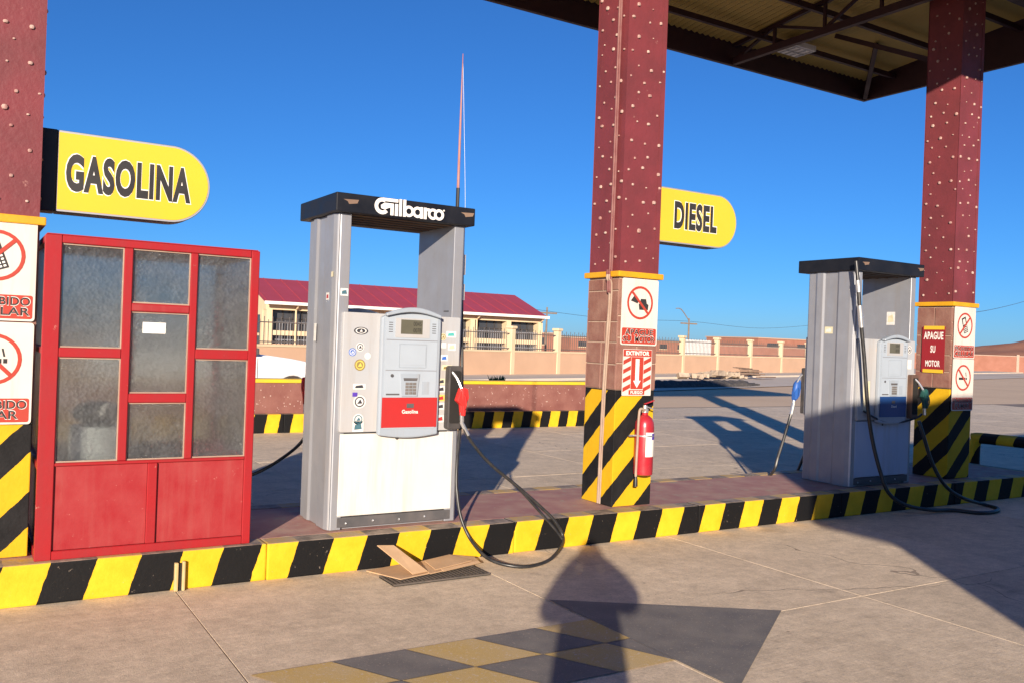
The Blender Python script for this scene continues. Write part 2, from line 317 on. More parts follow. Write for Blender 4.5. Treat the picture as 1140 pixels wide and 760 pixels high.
    def build(s, name, mat, parent=None, bevel=0.0, smooth=False, segs=2):
        off = Vector((0, 0, 0))
        q = parent
        while q is not None: off += Vector(q.location); q = q.parent
        me = bpy.data.meshes.new(name)
        me.from_pydata([tuple(Vector(v) - off) for v in s.v], [], s.f)
        me.materials.append(MATS[mat] if isinstance(mat, str) else mat)
        bm = bmesh.new(); bm.from_mesh(me)
        bmesh.ops.recalc_face_normals(bm, faces=bm.faces)
        if bevel:
            es = [e for e in bm.edges if len(e.link_faces) == 2 and e.calc_face_angle(0) > 0.5]
            bmesh.ops.bevel(bm, geom=es, offset=bevel, segments=segs, profile=0.6, affect='EDGES', clamp_overlap=True)
        bm.to_mesh(me); bm.free()
        if smooth:
            for p in me.polygons: p.use_smooth = True
            try: me.set_sharp_from_angle(angle=R(40))
            except Exception: pass
        o = bpy.data.objects.new(name, me); COL.objects.link(o); o.parent = parent
        return o
def catmull(p, k):
    out = []
    for i in range(len(p) - 1):
        a, b, c, d = p[max(i - 1, 0)], p[i], p[i + 1], p[min(i + 2, len(p) - 1)]
        for j in range(k):
            t = j / k
            out.append(0.5 * ((2 * b) + (c - a) * t + (2 * a - 5 * b + 4 * c - d) * t * t + (3 * b - a - 3 * c + d) * t ** 3))
    out.append(p[-1]); return out
def tag(o, label, cat, group=None):
    o['label'] = label; o['category'] = cat
    if group: o['group'] = group
    return o
def thing(name, loc, label, cat, group=None):
    o = bpy.data.objects.new(name, None); COL.objects.link(o); o.location = loc; o.empty_display_size = 0.1
    return tag(o, label, cat, group)
def struct(o): o['kind'] = 'structure'; return o
def stuff(o): o['kind'] = 'stuff'; return o
def share(mesh_obj, name, loc, parent, rot=None):
    o = bpy.data.objects.new(name, mesh_obj.data); COL.objects.link(o); o.parent = parent; o.location = loc
    if rot: o.rotation_euler = rot
    return o
V3 = Vector
def front(x, y, z): return (V3((x, y, z)), V3((1, 0, 0)), V3((0, 0, 1)), V3((0, -1, 0)))     # faces -Y
def leftf(x, y, z): return (V3((x, y, z)), V3((0, -1, 0)), V3((0, 0, 1)), V3((-1, 0, 0)))    # faces -X
def backf(x, y, z): return (V3((x, y, z)), V3((-1, 0, 0)), V3((0, 0, 1)), V3((0, 1, 0)))     # faces +Y
def rrect(u0, v0, u1, v1, r, n=4):
    P = []
    for cx, cy, a in ((u1 - r, v1 - r, 0), (u0 + r, v1 - r, 90), (u0 + r, v0 + r, 180), (u1 - r, v0 + r, 270)):
        for i in range(n + 1):
            t = R(a + 90 * i / n); P.append((cx + r * math.cos(t), cy + r * math.sin(t)))
    return P
_tc = {}
def text2d(body, offset):
    k = (body, offset)
    if k not in _tc:
        cu = bpy.data.curves.new('t', 'FONT'); cu.body = body; cu.size = 1.0; cu.offset = offset; cu.resolution_u = 4; cu.space_character = 1.0 + offset * 2.0; cu.fill_mode = 'FRONT'
        o = bpy.data.objects.new('t', cu); COL.objects.link(o)
        dg = bpy.context.evaluated_depsgraph_get(); dg.update()
        me = bpy.data.meshes.new_from_object(o.evaluated_get(dg))
        vs_ = [(v.co.x, v.co.y) for v in me.vertices]; fs_ = [tuple(p.vertices) for p in me.polygons]
        bpy.data.objects.remove(o); bpy.data.curves.remove(cu); bpy.data.meshes.remove(me)
        _tc[k] = (vs_, fs_)
    return _tc[k]
def lettering(fr, body, u0, v0, u1, v1, d, mat, parent, offset=0.02, name='lettering'):
    """flat printed word filling the box u0..u1, v0..v1 of the frame, d in front of it"""
    vs_, fs_ = text2d(body, offset)
    ax, bx = min(v[0] for v in vs_), max(v[0] for v in vs_); ay, by = min(v[1] for v in vs_), max(v[1] for v in vs_)
    o, u, v, n = fr; m = MB()
    m.add([o + u * (u0 + (q[0] - ax) / (bx - ax) * (u1 - u0)) + v * (v0 + (q[1] - ay) / (by - ay) * (v1 - v0)) + n * d for q in vs_], fs_)
    return m.build(name, mat, parent)

# ------------------------------------------------------------------ ground
m = MB(); m.add([(-1500, -1500, -0.05), (2500, -1500, -0.05), (2500, 2500, -0.05), (-1500, 2500, -0.05)], [(0, 1, 2, 3)])
struct(m.build('ground', 'dirt'))
fc = MB(); fc.box(-30, 34, -14, 17.6, -0.045, -0.0035); forecourt = struct(fc.build('forecourt', 'joint'))
XJ = [1.14 + 1.947 * k for k in range(-9, 16)]
YJ = [-10.0, -8.05, -6.1, -4.15, -2.2, -0.25, 1.72, 3.70, 5.66, 6.75, 8.75, 10.7, 12.65, 14.6, 17.4]
for j in range(len(YJ) - 1):
    y0, y1 = YJ[j], YJ[j + 1]
    m = MB(); g = 0.004; m.box(-0.9735 + g, 0.9735 - g, -(y1 - y0) / 2 + g, (y1 - y0) / 2 - g, -0.03, 0)
    s0 = m.build('concrete_slab', 'concrete')
    for i in range(len(XJ) - 1):
        loc = ((XJ[i] + XJ[i + 1]) / 2, (y0 + y1) / 2, rnd.uniform(-0.0008, 0.0008))
        if i == 0: s0.location = loc; s0.parent = forecourt
        else: share(s0, 'concrete_slab', loc, forecourt)
# asphalt apron and pavements beyond
def fence_pt(s, off=0.0):
    d = V3((33.4, 10.8, 0)).normalized(); n = V3((-d.y, d.x, 0)); return V3((19.2, 33.9, 0)) + d * s + n * off
A = [fence_pt(-40, -0.2), fence_pt(110, -0.2), fence_pt(110, -3.4), fence_pt(-40, -3.4)]
m = MB(); m.add([p + V3((0, 0, -0.04)) for p in A] + [p + V3((0, 0, 0.08)) for p in A], [(0, 1, 2, 3), (4, 5, 6, 7), (0, 1, 5, 4), (1, 2, 6, 5), (2, 3, 7, 6), (3, 0, 4, 7)])
struct(m.build('pavement', 'pavement'))
A = [fence_pt(-40, -3.5), fence_pt(110, -3.5), fence_pt(110, -9.5), fence_pt(-40, -9.5)]
m = MB(); m.add([p + V3((0, 0, -0.02)) for p in A], [(0, 1, 2, 3)]); struct(m.build('road', 'pavement'))

# painted arrow on the forecourt
mk = struct(MB().add([(3.10, 4.48, 0.004), (3.10, 2.92, 0.004), (4.27, 3.70, 0.004)], [(0, 1, 2)]).build('painted_arrow', 'paint_grey'))
SL = 0.2 / 0.36
def shaft(x0, x1, y0, y1):
    f = lambda y: (4.06 - y) * SL
    return [(min(x0 + f(y0), 3.097), y0), (min(x1 + f(y0), 3.097), y0), (min(x1 + f(y1), 3.097), y1), (min(x0 + f(y1), 3.097), y1)]
for row, (y0, y1) in enumerate(((3.703, 4.06), (3.34, 3.697))):
    for k in range(-1, 4):
        x0 = 1.56 + 0.39 * k; P = shaft(x0, x0 + 0.385, y0, y1)
        if P[1][0] - P[0][0] < 0.02 and P[2][0] - P[3][0] < 0.02: continue
        mm = 'paint_grey' if (k + row) % 2 == 0 else 'paint_yellow'
        # drop the degenerate tip
        Q = [p for i, p in enumerate(P) if i == 0 or (abs(p[0] - P[i - 1][0]) + abs(p[1] - P[i - 1][1])) > 1e-4]
        if len(Q) >= 3: MB().add([(p[0], p[1], 0.0045) for p in Q], [tuple(range(len(Q)))]).build('paint_patch', mm, mk)

# ------------------------------------------------------------------ pump island
KZ = 0.233; KY = 5.59
isl = struct(MB().box(-6.0, 10.9, KY + 0.17, 6.72, 0.0, KZ - 0.004).build('pump_island', 'island_top'))
def kerb_run(parent, x0, x1, step, y0, y1, h, mat):
    n = max(1, round((x1 - x0) / step)); st = (x1 - x0) / n
    m = MB(); m.box(-st / 2 + 0.0015, st / 2 - 0.0015, y0, y1, 0, h)
    k0 = m.build('kerb_stone', mat, None, 0.012)
    for i in range(n):
        loc = (x0 + st * (i + .5), rnd.uniform(-.002, .002), rnd.uniform(-.002, .002))
        if i == 0: k0.location = loc; k0.parent = parent
        else: share(k0, 'kerb_stone', loc, parent)
kerb_run(isl, 1.90 - 0.95 * 8, 1.90 + 0.95 * 9.5, 1.9, KY, KY + 0.168, KZ, 'kerb_paint')
kerb_run(isl, 1.90 - 0.95 * 8, 1.90 + 0.95 * 9.5, 1.9, 6.722, 6.88, KZ, 'kerb_paint')
MB().box(10.902, 11.04, KY + 0.17, 6.72, 0, KZ - 0.002).build('kerb_end', 'kerb_paint', isl, 0.01)

# ------------------------------------------------------------------ columns
CX = [0.366, 5.025, 9.684]; CS = 0.424; CY = 5.80
col_stripe('col_paint0', CX[0], -0.05, 1.01); col_stripe('col_paint1', CX[1], 0.19, 1.19); col_stripe('col_paint2', CX[2], 0.05, 1.22)
CLAB = ['maroon studded canopy column beside the red booth', 'maroon studded canopy column carrying a fire extinguisher', 'maroon studded canopy column behind the blue panelled pump']
def column(i):
    x1 = CX[i]; x0 = x1 - CS; y0 = CY; y1 = CY + CS; cx = (x0 + x1) / 2; cy = (y0 + y1) / 2
    t = thing('canopy_column', (cx, cy, KZ), CLAB[i], 'column', 'canopy columns on the pump island')
    zp = (1.02, 1.2, 1.23)[i]
    MB().box(x0 + .004, x1 - .004, y0 + .004, y1 - .004, KZ, zp).build('painted_base', 'col_paint%d' % i, t, 0.006)
    MB().box(x0 + .008, x1 - .008, y0 + .008, y1 - .008, zp, 2.13).build('mortar_core', 'mortar', t)
    # stone blocks set on each face
    for face in range(4):
        z = zp + 0.004
        rr = random.Random(i * 10 + face)
        while z < 2.10:
            h = min(rr.uniform(.16, .27), 2.124 - z)
            if 2.124 - (z + h) < 0.10: h = 2.124 - z
            cut = rr.choice((0, 0.4, 0.6, 0.5)); spans = [(0, CS)] if cut == 0 else [(0, CS * cut), (CS * cut, CS)]
            for a, b in spans:
                ea = 0.0 if a == 0 else .005; eb = 0.0 if b == CS else .005
                A_, B_ = a + ea, b - eb
                fr = (front(x0, y0 + .008, 0), leftf(x0 + .008, y1, 0), backf(x1, y1 - .008, 0), (V3((x1 - .008, y0, 0)), V3((0, 1, 0)), V3((0, 0, 1)), V3((1, 0, 0))))[face]
                if face in (1, 3): A_ = max(A_, .009); B_ = min(B_, CS - .009)
                MB().prism(fr, [(A_, z), (B_, z), (B_, z + h - .011), (A_, z + h - .011)], 0, .007 + rr.uniform(0, .003)).build('stone_block', 'stone', t, 0.003, segs=1)
            z += h
    MB().box(x0 - .03, x1 + .03, y0 - .03, y1 + .03, 2.13, 2.178).build('ledge', 'cap_yellow', t, 0.008)
    MB().box(x0 + .008, x1 - .008, y0 + .008, y1 - .008, 2.178, 5.75).build('shaft', 'maroon', t, 0.004)
    # raised corner strips
    st = MB()
    for sx, sy in ((0, 0), (1, 0), (0, 1), (1, 1)):
        X = x0 if sx == 0 else x1; Y = y0 if sy == 0 else y1
        st.box(X + (.003 if sx == 0 else -.05), X + (.05 if sx == 0 else -.003), Y + (.004 if sy == 0 else -.0065), Y + (.0065 if sy == 0 else -.004), 2.18, 5.74)
    st.build('corner_strip', 'maroon', t)
    sd = MB(); rr = random.Random(50 + i)
    for face in range(4):
        fr = (front(x0, y0 + .008, 0), leftf(x0 + .008, y1, 0), backf(x1, y1 - .008, 0), (V3((x1 - .008, y0, 0)), V3((0, 1, 0)), V3((0, 0, 1)), V3((1, 0, 0))))[face]
        z = 2.28; r = 0
        while z < 5.7:
            for k in range(3):
                if rr.random() < 0.05: continue
                u = 0.06 + 0.15 * k + (0.055 if r % 2 else 0) + rr.uniform(-.02, .02)
                if u > CS - .025: continue
                q = fr[0] + fr[1] * u + fr[2] * (z + rr.uniform(-.03, .03)) + fr[3] * 0.004
                a = rr.choice((.009, .012, .014, .018)) * rr.uniform(.85, 1.1); sq = (1, .8, rr.uniform(.7, 1.1)) if face in (0, 2) else (.8, 1, rr.uniform(.7, 1.1))
                sd.blob(q, a, 0, sq)
            z += 0.125; r += 1
    stuff(sd.build('stone_studs', 'stud', t, smooth=True))
    return t
cols = [column(i) for i in range(3)]
# conduits on the middle column's left face
c1 = cols[1]
for dy, r in ((0.16, .011), (0.185, .008)):
    yy = CY + CS - dy - .15
    MB().tube([(CX[1] - CS - .012, yy, 5.6), (CX[1] - CS - .012, yy, 2.24), (CX[1] - CS - .045, yy - .01, 2.19), (CX[1] - CS - .045, yy - .01, 2.15)], r, 8, 4).build('conduit', 'conduit_painted', c1, smooth=True)
    MB().tube([(CX[1] - CS - .045, yy - .01, 2.149), (CX[1] - CS - .045, yy - .01, 2.11), (CX[1] - CS - .014, yy - .01, 2.0), (CX[1] - CS - .014, yy + .03, 1.2), (CX[1] - CS - .013, yy + .05, .24)], r, 8, 4).build('conduit', 'conduit', c1, smooth=True)

# ------------------------------------------------------------------ canopy
YB, YF, XR, XL, ZF = 8.98, 3.02, 11.80, -3.0, 5.47
can = thing('canopy', ((XL + XR) / 2, 6.0, 5.4), 'dark canopy roof with steel trusses above the pumps', 'canopy')
FH = 0.42
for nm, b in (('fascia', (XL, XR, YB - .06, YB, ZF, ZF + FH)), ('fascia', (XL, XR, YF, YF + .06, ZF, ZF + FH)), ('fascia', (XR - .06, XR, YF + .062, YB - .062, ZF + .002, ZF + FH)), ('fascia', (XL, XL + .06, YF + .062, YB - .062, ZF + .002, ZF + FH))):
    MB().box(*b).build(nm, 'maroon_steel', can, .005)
# shallow gable deck of corrugated sheets, ridge along X
def deck(y0, z0, y1, z1):
    n = int((XR - XL - .14) / 0.05); V = []; F = []
    for i in range(n + 1):
        x = XL + .07 + i * (XR - XL - .14) / n; dz = .012 * (1 if i % 2 else -1)
        V += [(x, y0, z0 + dz), (x, y1, z1 + dz)]
    for i in range(n): F.append((2 * i, 2 * i + 2, 2 * i + 3, 2 * i + 1))
    return V, F
for a in ((YF + .07, ZF + .30, 6.0, ZF + .62), (6.0, ZF + .62, YB - .07, ZF + .30)):
    V, F = deck(*a); MB().add(V, F).add([(v[0], v[1], v[2] + .03) for v in V], F).build('roof_sheet', 'deck', can)
for x in (XL + .01, XR - .05):
    MB().add([(x, YF + .1, ZF + FH + .001), (x, YB - .1, ZF + FH + .001), (x, 6.0, ZF + .72), (x + .04, YF + .1, ZF + FH + .001), (x + .04, YB - .1, ZF + FH + .001), (x + .04, 6.0, ZF + .72)], [(0, 1, 2), (5, 4, 3), (0, 1, 4, 3), (1, 2, 5, 4), (2, 0, 3, 5)]).build('gable_panel', 'maroon_steel', can)
for y in (3.6, 4.5, 5.4, 6.55, 7.5, 8.4):
    z = ZF + .60 - .107 * abs(y - 6.0) - .06
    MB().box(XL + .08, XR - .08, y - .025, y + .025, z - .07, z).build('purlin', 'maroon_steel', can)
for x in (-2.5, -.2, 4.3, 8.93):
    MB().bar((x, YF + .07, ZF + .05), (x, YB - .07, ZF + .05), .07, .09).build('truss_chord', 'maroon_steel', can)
    tw = MB(); ys = [YF + .1, 3.8, 4.6, 5.4, 6.0, 6.6, 7.4, 8.2, YB - .1]
    tw.bar((x, YF + .07, ZF + .27), (x, 6.0, ZF + .56), .05, .05); tw.bar((x, 6.0, ZF + .56), (x, YB - .07, ZF + .27), .05, .05)
    zt = lambda y: ZF + .55 - .098 * abs(y - 6)
    for k in range(len(ys) - 1):
        tw.bar((x, ys[k], ZF + .08), (x, ys[k + 1], zt(ys[k + 1])) if k % 2 == 0 else (x, ys[k + 1], ZF + .08), .035) if k % 2 == 0 else tw.bar((x, ys[k], zt(ys[k])), (x, ys[k + 1], ZF + .08), .035)
        tw.bar((x, ys[k], ZF + .08), (x, ys[k], zt(ys[k])), .035)
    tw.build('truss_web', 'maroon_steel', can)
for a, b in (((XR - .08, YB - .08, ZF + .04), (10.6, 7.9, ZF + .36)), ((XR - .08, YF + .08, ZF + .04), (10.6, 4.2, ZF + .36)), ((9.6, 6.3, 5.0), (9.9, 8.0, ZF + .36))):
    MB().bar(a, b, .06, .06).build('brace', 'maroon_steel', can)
MB().box(XL + .08, XR - .08, 5.93, 6.07, ZF + .40, ZF + .50).build('ridge_beam', 'maroon_steel', can)
lt = thing('canopy_light', (9.5, 8.35, ZF + .16), 'square white light fixture under the canopy roof', 'light')
MB().box(9.28, 9.72, 8.18, 8.52, ZF + .16, ZF + .235).build('housing', 'lamp_white', lt, .01)
MB().box(9.31, 9.69, 8.21, 8.49, ZF + .150, ZF + .158).build('diffuser', 'lamp_white', lt)
gr = MB()
for k in range(4): gr.box(9.34 + k * .1, 9.36 + k * .1, 8.22, 8.48, ZF + .142, ZF + .149)
gr.box(9.32, 9.68, 8.34, 8.36, ZF + .138, ZF + .1415); gr.build('louvre', 'steel', lt)
MB().box(9.46, 9.54, 8.31, 8.39, ZF + .235, ZF + .30).build('bracket', 'maroon_steel', lt)

# ------------------------------------------------------------------ hanging fuel signs
def fuel_sign(x0, x1, zc, word, label, lu0, lu1, lv0, lv1):
    y = 5.93; h = .485; r = h / 2
    t = thing('fuel_sign', ((x0 + x1) / 2, y + .08, zc), label, 'sign', 'yellow fuel signs on the columns')
    fr = front(0, y, zc)
    arc = lambda rr, xa: [(xa, -rr)] + [(x1 - r + rr * math.cos(R(a)), rr * math.sin(R(a))) for a in range(-90, 91, 7)] + [(xa, rr)]
    MB().prism(fr, arc(r, x0 + .085), -.16, -.004).build('sign_box', 'black_box', t, .004, segs=1)
    MB().prism(fr, arc(r - .003, x0 + .088), -.0035, 0.0).build('edge_trim', 'edge_metal', t)
    MB().prism(fr, arc(r - .014, x0 + .092), .0005, .003).build('face', 'sign_yellow', t)
    MB().box(x0, x0 + .084, y - .002, y + .16, zc - r, zc + r).build('end_cap', 'black_box', t, .004, segs=1)
    lettering(fr, word, lu0 - .006, lv0 - zc - .006, lu1 + .006, lv1 - zc + .006, .0038, 'print_white', t, .07, 'letter_outline')
    lettering(fr, word, lu0, lv0 - zc, lu1, lv1 - zc, .005, 'print_black', t, .045)
fuel_sign(CX[0], 1.335, 2.478, 'GASOLINA', 'yellow rounded sign reading GASOLINA above the red booth', .50, 1.215, 2.362, 2.588)
fuel_sign(CX[1], 6.05, 2.718, 'DIESEL', 'yellow rounded sign reading DIESEL on the middle column', 5.285, 5.795, 2.605, 2.85)

# ------------------------------------------------------------------ warning plates
def ban(fr, t, cu, cv, r, sx=1.0):
    MB().ring(fr, cu, cv, r, r * .86, .004, .0055, sx=sx).build('ring', 'sign_red', t)
    a = R(-45 if True else 45); L = r * .88; wd = r * .075
    dx, dz = math.cos(a), math.sin(a)
    MB().prism(fr, [(cu + (-dx * L - dz * -wd) * sx, cv - dz * L + dx * -wd), (cu + (dx * L + dz * wd) * sx, cv + dz * L - dx * wd), (cu + (dx * L - dz * wd) * sx, cv + dz * L + dx * wd), (cu + (-dx * L - dz * wd) * sx, cv - dz * L + dx * wd)], .006, .0072).build('slash', 'sign_red', t)
def ban_rev(fr, t, cu, cv, r):
    MB().ring(fr, cu, cv, r, r * .86, .004, .0055).build('ring', 'sign_red', t)
    L = r * .88 * .7071; w_ = r * .075 * .7071
    MB().prism(fr, [(cu - L - w_, cv - L + w_), (cu - L + w_, cv - L - w_), (cu + L + w_, cv + L - w_), (cu + L - w_, cv + L + w_)], .006, .0072).build('slash', 'sign_red', t)
def pict_phone(fr, cu, cv, s):
    m = MB(); c, sn = math.cos(R(20)), math.sin(R(20))
    rot = lambda p: (cu + (p[0] * c + p[1] * -sn) * s, cv + (p[0] * sn + p[1] * c) * s)
    m.prism(fr, [rot(p) for p in ((-.26, -.55), (.26, -.55), (.26, .1), (-.26, .1))], .0033, .0042)
    m.prism(fr, [rot(p) for p in ((-.26, .13), (-.16, .13), (-.16, .5), (.16, .5), (.16, .13), (.26, .13), (.26, .62), (-.26, .62))], .0033, .0042)
    k = MB()
    for i in range(3):
        for j in range(4): k.prism(fr, [rot((-.19 + i * .145 + a, -.48 + j * .13 + b)) for a, b in ((0, 0), (.09, 0), (.09, .07), (0, .07))], .0043, .0048)
    return m, k
def pict_cig(fr, cu, cv, s):
    m = MB(); m.prism(fr, [(cu - .55 * s, cv - .16 * s), (cu + .3 * s, cv - .16 * s), (cu + .3 * s, cv + .02 * s), (cu - .55 * s, cv + .02 * s)], .0033, .0042)
    m.prism(fr, [(cu + .36 * s, cv - .16 * s), (cu + .5 * s, cv - .16 * s), (cu + .5 * s, cv + .02 * s), (cu + .36 * s, cv + .02 * s)], .0033, .0042)
    m.prism(fr, [(cu + .36 * s, cv + .1 * s), (cu + .43 * s, cv + .1 * s), (cu + .36 * s, cv + .42 * s), (cu + .29 * s, cv + .42 * s)], .0033, .0042)
    return m
def pict_car(fr, cu, cv, s):
    m = MB()
    m.prism(fr, [(cu + a * s, cv + b * s) for a, b in ((-.05, -.42), (.62, -.42), (.66, -.1), (.52, -.02), (.46, .24), (.05, .24), (-.02, -.02), (-.1, -.1))], .0033, .0042)
    m.prism(fr, [(cu + a * s, cv + b * s) for a, b in ((-.72, .1), (-.2, -.05), (-.08, .12), (-.2, .34), (-.42, .5), (-.52, .34))], .0033, .0042)
    return m
def plate(fr, wd, ht, kind, lines, label, name='warning_sign'):
    c = fr[0] + fr[2] * 0
    t = thing(name, fr[0], label, 'sign', 'warning plates on the columns')
    MB().prism(fr, rrect(0, 0, wd, ht, .018), 0, .003).build('panel', 'sign_white', t)
    bh = ht * .235
    MB().prism(fr, rrect(.012, .012, wd - .012, .012 + bh, .012), .0033, .0045).build('text_band', 'sign_red', t)
    n = len(lines); lh = (bh - .02) / n
    for i, s in enumerate(lines):
        wfull = wd - .05; wl = wfull * (1 if len(s) >= 7 else .16 + .12 * len(s)); v0 = .012 + bh - .008 - lh * (i + 1) + .006
        words = s.split(' '); tot = len(s); a = wd / 2 - wl / 2
        for wrd in words:
            b = a + wl * len(wrd) / tot
            lettering(fr, wrd, a - .003, v0 - .003, b + .003, v0 + lh - .007, .0048, 'print_white', t, .022, 'letter_outline')
            lettering(fr, wrd, a, v0, b, v0 + lh - .010, .0056, 'print_black', t, .014)
            a = b + wl / tot
    cu, cv, r = wd / 2, .012 + bh + (ht - bh) * .5, min(wd, ht * .7) * .36
    if kind == 'phone':
        m, k = pict_phone(fr, cu, cv, r * 1.05); m.build('phone_picture', 'print_black', t); k.build('key_picture', 'print_white', t); ban_rev(fr, t, cu, cv, r)
    elif kind == 'cig': pict_cig(fr, cu, cv, r).build('cigarette_picture', 'print_black', t); ban(fr, t, cu, cv, r)
    else: pict_car(fr, cu, cv, r).build('engine_picture', 'print_black', t); ban(fr, t, cu, cv, r)
fy = CY - .0135
plate(front(CX[0] - CS + .012, fy, 1.578), .40, .572, 'phone', ('PROHIBIDO', 'CELULAR'), 'no phone warning plate on the column beside the booth')
plate(front(CX[0] - CS + .012, fy, .995), .40, .575, 'cig', ('PROHIBIDO', 'FUMAR'), 'no smoking warning plate on the column beside the booth')
plate(front(CX[1] - CS + .02, fy, 1.572), .39, .552, 'engine', ('APAGUE', 'SU MOTOR'), 'engine off warning plate on the extinguisher column')
plate(front(CX[2] - CS + .012, fy, 1.562), .40, .565, 'phone', ('PROHIBIDO', 'CELULAR'), 'no phone warning plate on the column behind the blue panelled pump')
plate(front(CX[2] - CS + .012, fy, .985), .40, .572, 'cig', ('PROHIBIDO', 'FUMAR'), 'no smoking warning plate on the column behind the blue panelled pump')
# EXTINTOR plate
fr = front(CX[1] - CS + .055, fy, 1.155); t = thing('extinguisher_sign', fr[0], 'red and white striped EXTINTOR plate above the extinguisher', 'sign')
MB().prism(fr, rrect(0, 0, .31, .385, .006), 0, .003).build('panel', 'sign_white', t)
MB().prism(fr, [(.004, .325), (.306, .325), (.306, .381), (.004, .381)], .0033, .0042).build('title_band', 'sign_red', t)
lettering(fr, 'EXTINTOR', .03, .335, .28, .371, .0047, 'print_white', t, .04)
MB().prism(fr, [(.09, .055), (.22, .055), (.22, .322), (.09, .322)], .0033, .0042).build('arrow_field', 'sign_red', t)
MB().prism(fr, [(.155, .065), (.195, .125), (.175, .125), (.175, .305), (.135, .305), (.135, .125), (.115, .125)], .0045, .0052).build('arrow', 'print_white', t)
for s0 in (0.006, 0.224):
    for k in range(4):
        a = .03 + k * .075; MB().prism(fr, [(s0, a), (s0 + .08, a + .035), (s0 + .08, a + .07), (s0, a + .035)], .0033, .0042).build('hazard_stripe', 'sign_red', t)
MB().prism(fr, [(.07, .008), (.24, .008), (.24, .047), (.07, .047)], .0046, .0052).build('text_band', 'sign_red', t)
lettering(fr, 'FUEGO', .09, .014, .22, .040, .0057, 'print_white', t, .03)
# painted APAGUE SU MOTOR plate on the left face of the right column
fr = leftf(CX[2] - CS - .0105, CY + .345, 1.40); t = thing('engine_off_sign', fr[0], 'red plate with yellow edges reading APAGUE SU MOTOR', 'sign')
MB().prism(fr, [(0, 0), (.275, 0), (.275, .50), (0, .50)], 0, .004).build('panel', 'plate_red', t)
MB().prism(fr, [(.02, .47), (.265, .47), (.265, .51), (.02, .51)], .0045, .006).build('top_edge', 'sign_yellow', t)
MB().prism(fr, [(.02, -.008), (.265, -.008), (.265, .03), (.02, .03)], .0045, .006).build('bottom_edge', 'sign_yellow', t)
lettering(fr, 'APAGUE', .02, .36, .255, .445, .0048, 'print_white', t, .03)
lettering(fr, 'SU', .105, .215, .165, .295, .0048, 'print_white', t, .03)
lettering(fr, 'MOTOR', .05, .06, .225, .13, .0048, 'print_white', t, .03)

# ------------------------------------------------------------------ fire extinguisher
ex, ey = 4.855, CY - .085
t = thing('fire_extinguisher', (ex, ey, .50), 'red fire extinguisher with white label hung on striped column', 'fire extinguisher')
MB().lathe((ex, ey, .50), [(.060, 0), (.078, .008), (.080, .03), (.080, .40), (.076, .44), (.060, .475), (.036, .495), (.026, .50), (.026, .52)], 24).build('cylinder', 'ext_red', t, smooth=True)
MB().lathe((ex, ey, 1.02), [(.030, 0), (.030, .03), (.02, .035), (.018, .06)], 14).build('valve', 'silver', t, smooth=True)
MB().bar((ex - .01, ey, 1.075), (ex + .09, ey - .01, 1.045), .022, .010).build('carry_handle', 'silver', t, .003)
MB().bar((ex - .01, ey, 1.09), (ex + .085, ey - .01, 1.12), .022, .008).build('squeeze_lever', 'ext_red', t, .003)
MB().tube([(ex - .02, ey - .02, 1.04), (ex - .075, ey - .03, 1.05), (ex - .098, ey - .04, .98), (ex - .095, ey - .03, .75), (ex - .10, ey - .03, .55), (ex - .098, ey - .03, .49)], .011, 10, 6).build('discharge_hose', 'conduit', t, smooth=True)
MB().lathe((ex - .098, ey - .03, .415), [(.018, 0), (.016, .05), (.010, .09)], 10).build('horn', 'rubber', t, smooth=True)
def wrap(z0, z1, a0, a1, r):
    m = MB(); n = 10; V = []
    for i in range(n + 1):
        a = R(a0 + (a1 - a0) * i / n); V += [(ex + r * math.sin(a), ey - r * math.cos(a), z0), (ex + r * math.sin(a), ey - r * math.cos(a), z1)]
    return m.add(V, [(2 * i, 2 * i + 2, 2 * i + 3, 2 * i + 1) for i in range(n)])
wrap(.66, .86, -30, 62, .0815).build('label', 'print_white', t, smooth=True)
wrap(.80, .85, 10, 63, .083).build('label_blue', 'sticker5', t, smooth=True)
MB().ring((V3((ex, ey, .83)), V3((1, 0, 0)), V3((0, 1, 0)), V3((0, 0, 1))), 0, 0, .0835, .0805, -.006, .006, 170, 290).ring((V3((ex, ey, .83)), V3((1, 0, 0)), V3((0, 1, 0)), V3((0, 0, 1))), 0, 0, .0835, .0805, -.0055, .0065, -60, 40).box(ex - .14, ex - .08, ey + .02, ey + .03, .822, .835).build('bracket', 'silver', t)

# ------------------------------------------------------------------ booth
bx0, bx1, by0, by1, bz0, bz1 = .385, 1.592, 5.64, 6.60, KZ, 2.075
bt = thing('attendant_booth', ((bx0 + bx1) / 2, (by0 + by1) / 2, KZ), 'red steel booth with frosted panes beside the white and red pump', 'booth')
T = .05
FX = [bx0, .472, .80, .848, 1.175, 1.218, 1.540, bx1]
# front frame members (butted)
fm = [('post', bx0, .472, bz0, bz1), ('post', 1.540, bx1, bz0, bz1), ('mullion', .80, .848, .785, 2.03), ('mullion', 1.175, 1.218, .785, 2.03), ('top_rail', .472, 1.540, 2.03, bz1),
      ('mid_rail', .472, 1.540, .765, .785), ('bottom_rail', .472, 1.540, bz0, .285), ('cross_bar', .472, .80, 1.385, 1.44), ('cross_bar', .848, 1.175, 1.66, 1.71), ('cross_bar', .848, 1.175, 1.125, 1.18), ('cross_bar', 1.218, 1.540, 1.39, 1.45), ('mullion', .97, 1.025, .285, .765)]
for nm, a, b, z0, z1 in fm: MB().box(a + .0005, b - .0005, by0, by0 + T, z0 + .0005, z1 - .0005).build(nm, 'booth_red', bt, .004, segs=1)
for a, b in ((.472, .97), (1.025, 1.540)):
    MB().box(a + .001, b - .001, by0 + .018, by0 + .03, .286, .764).build('lower_panel', 'booth_panel', bt)
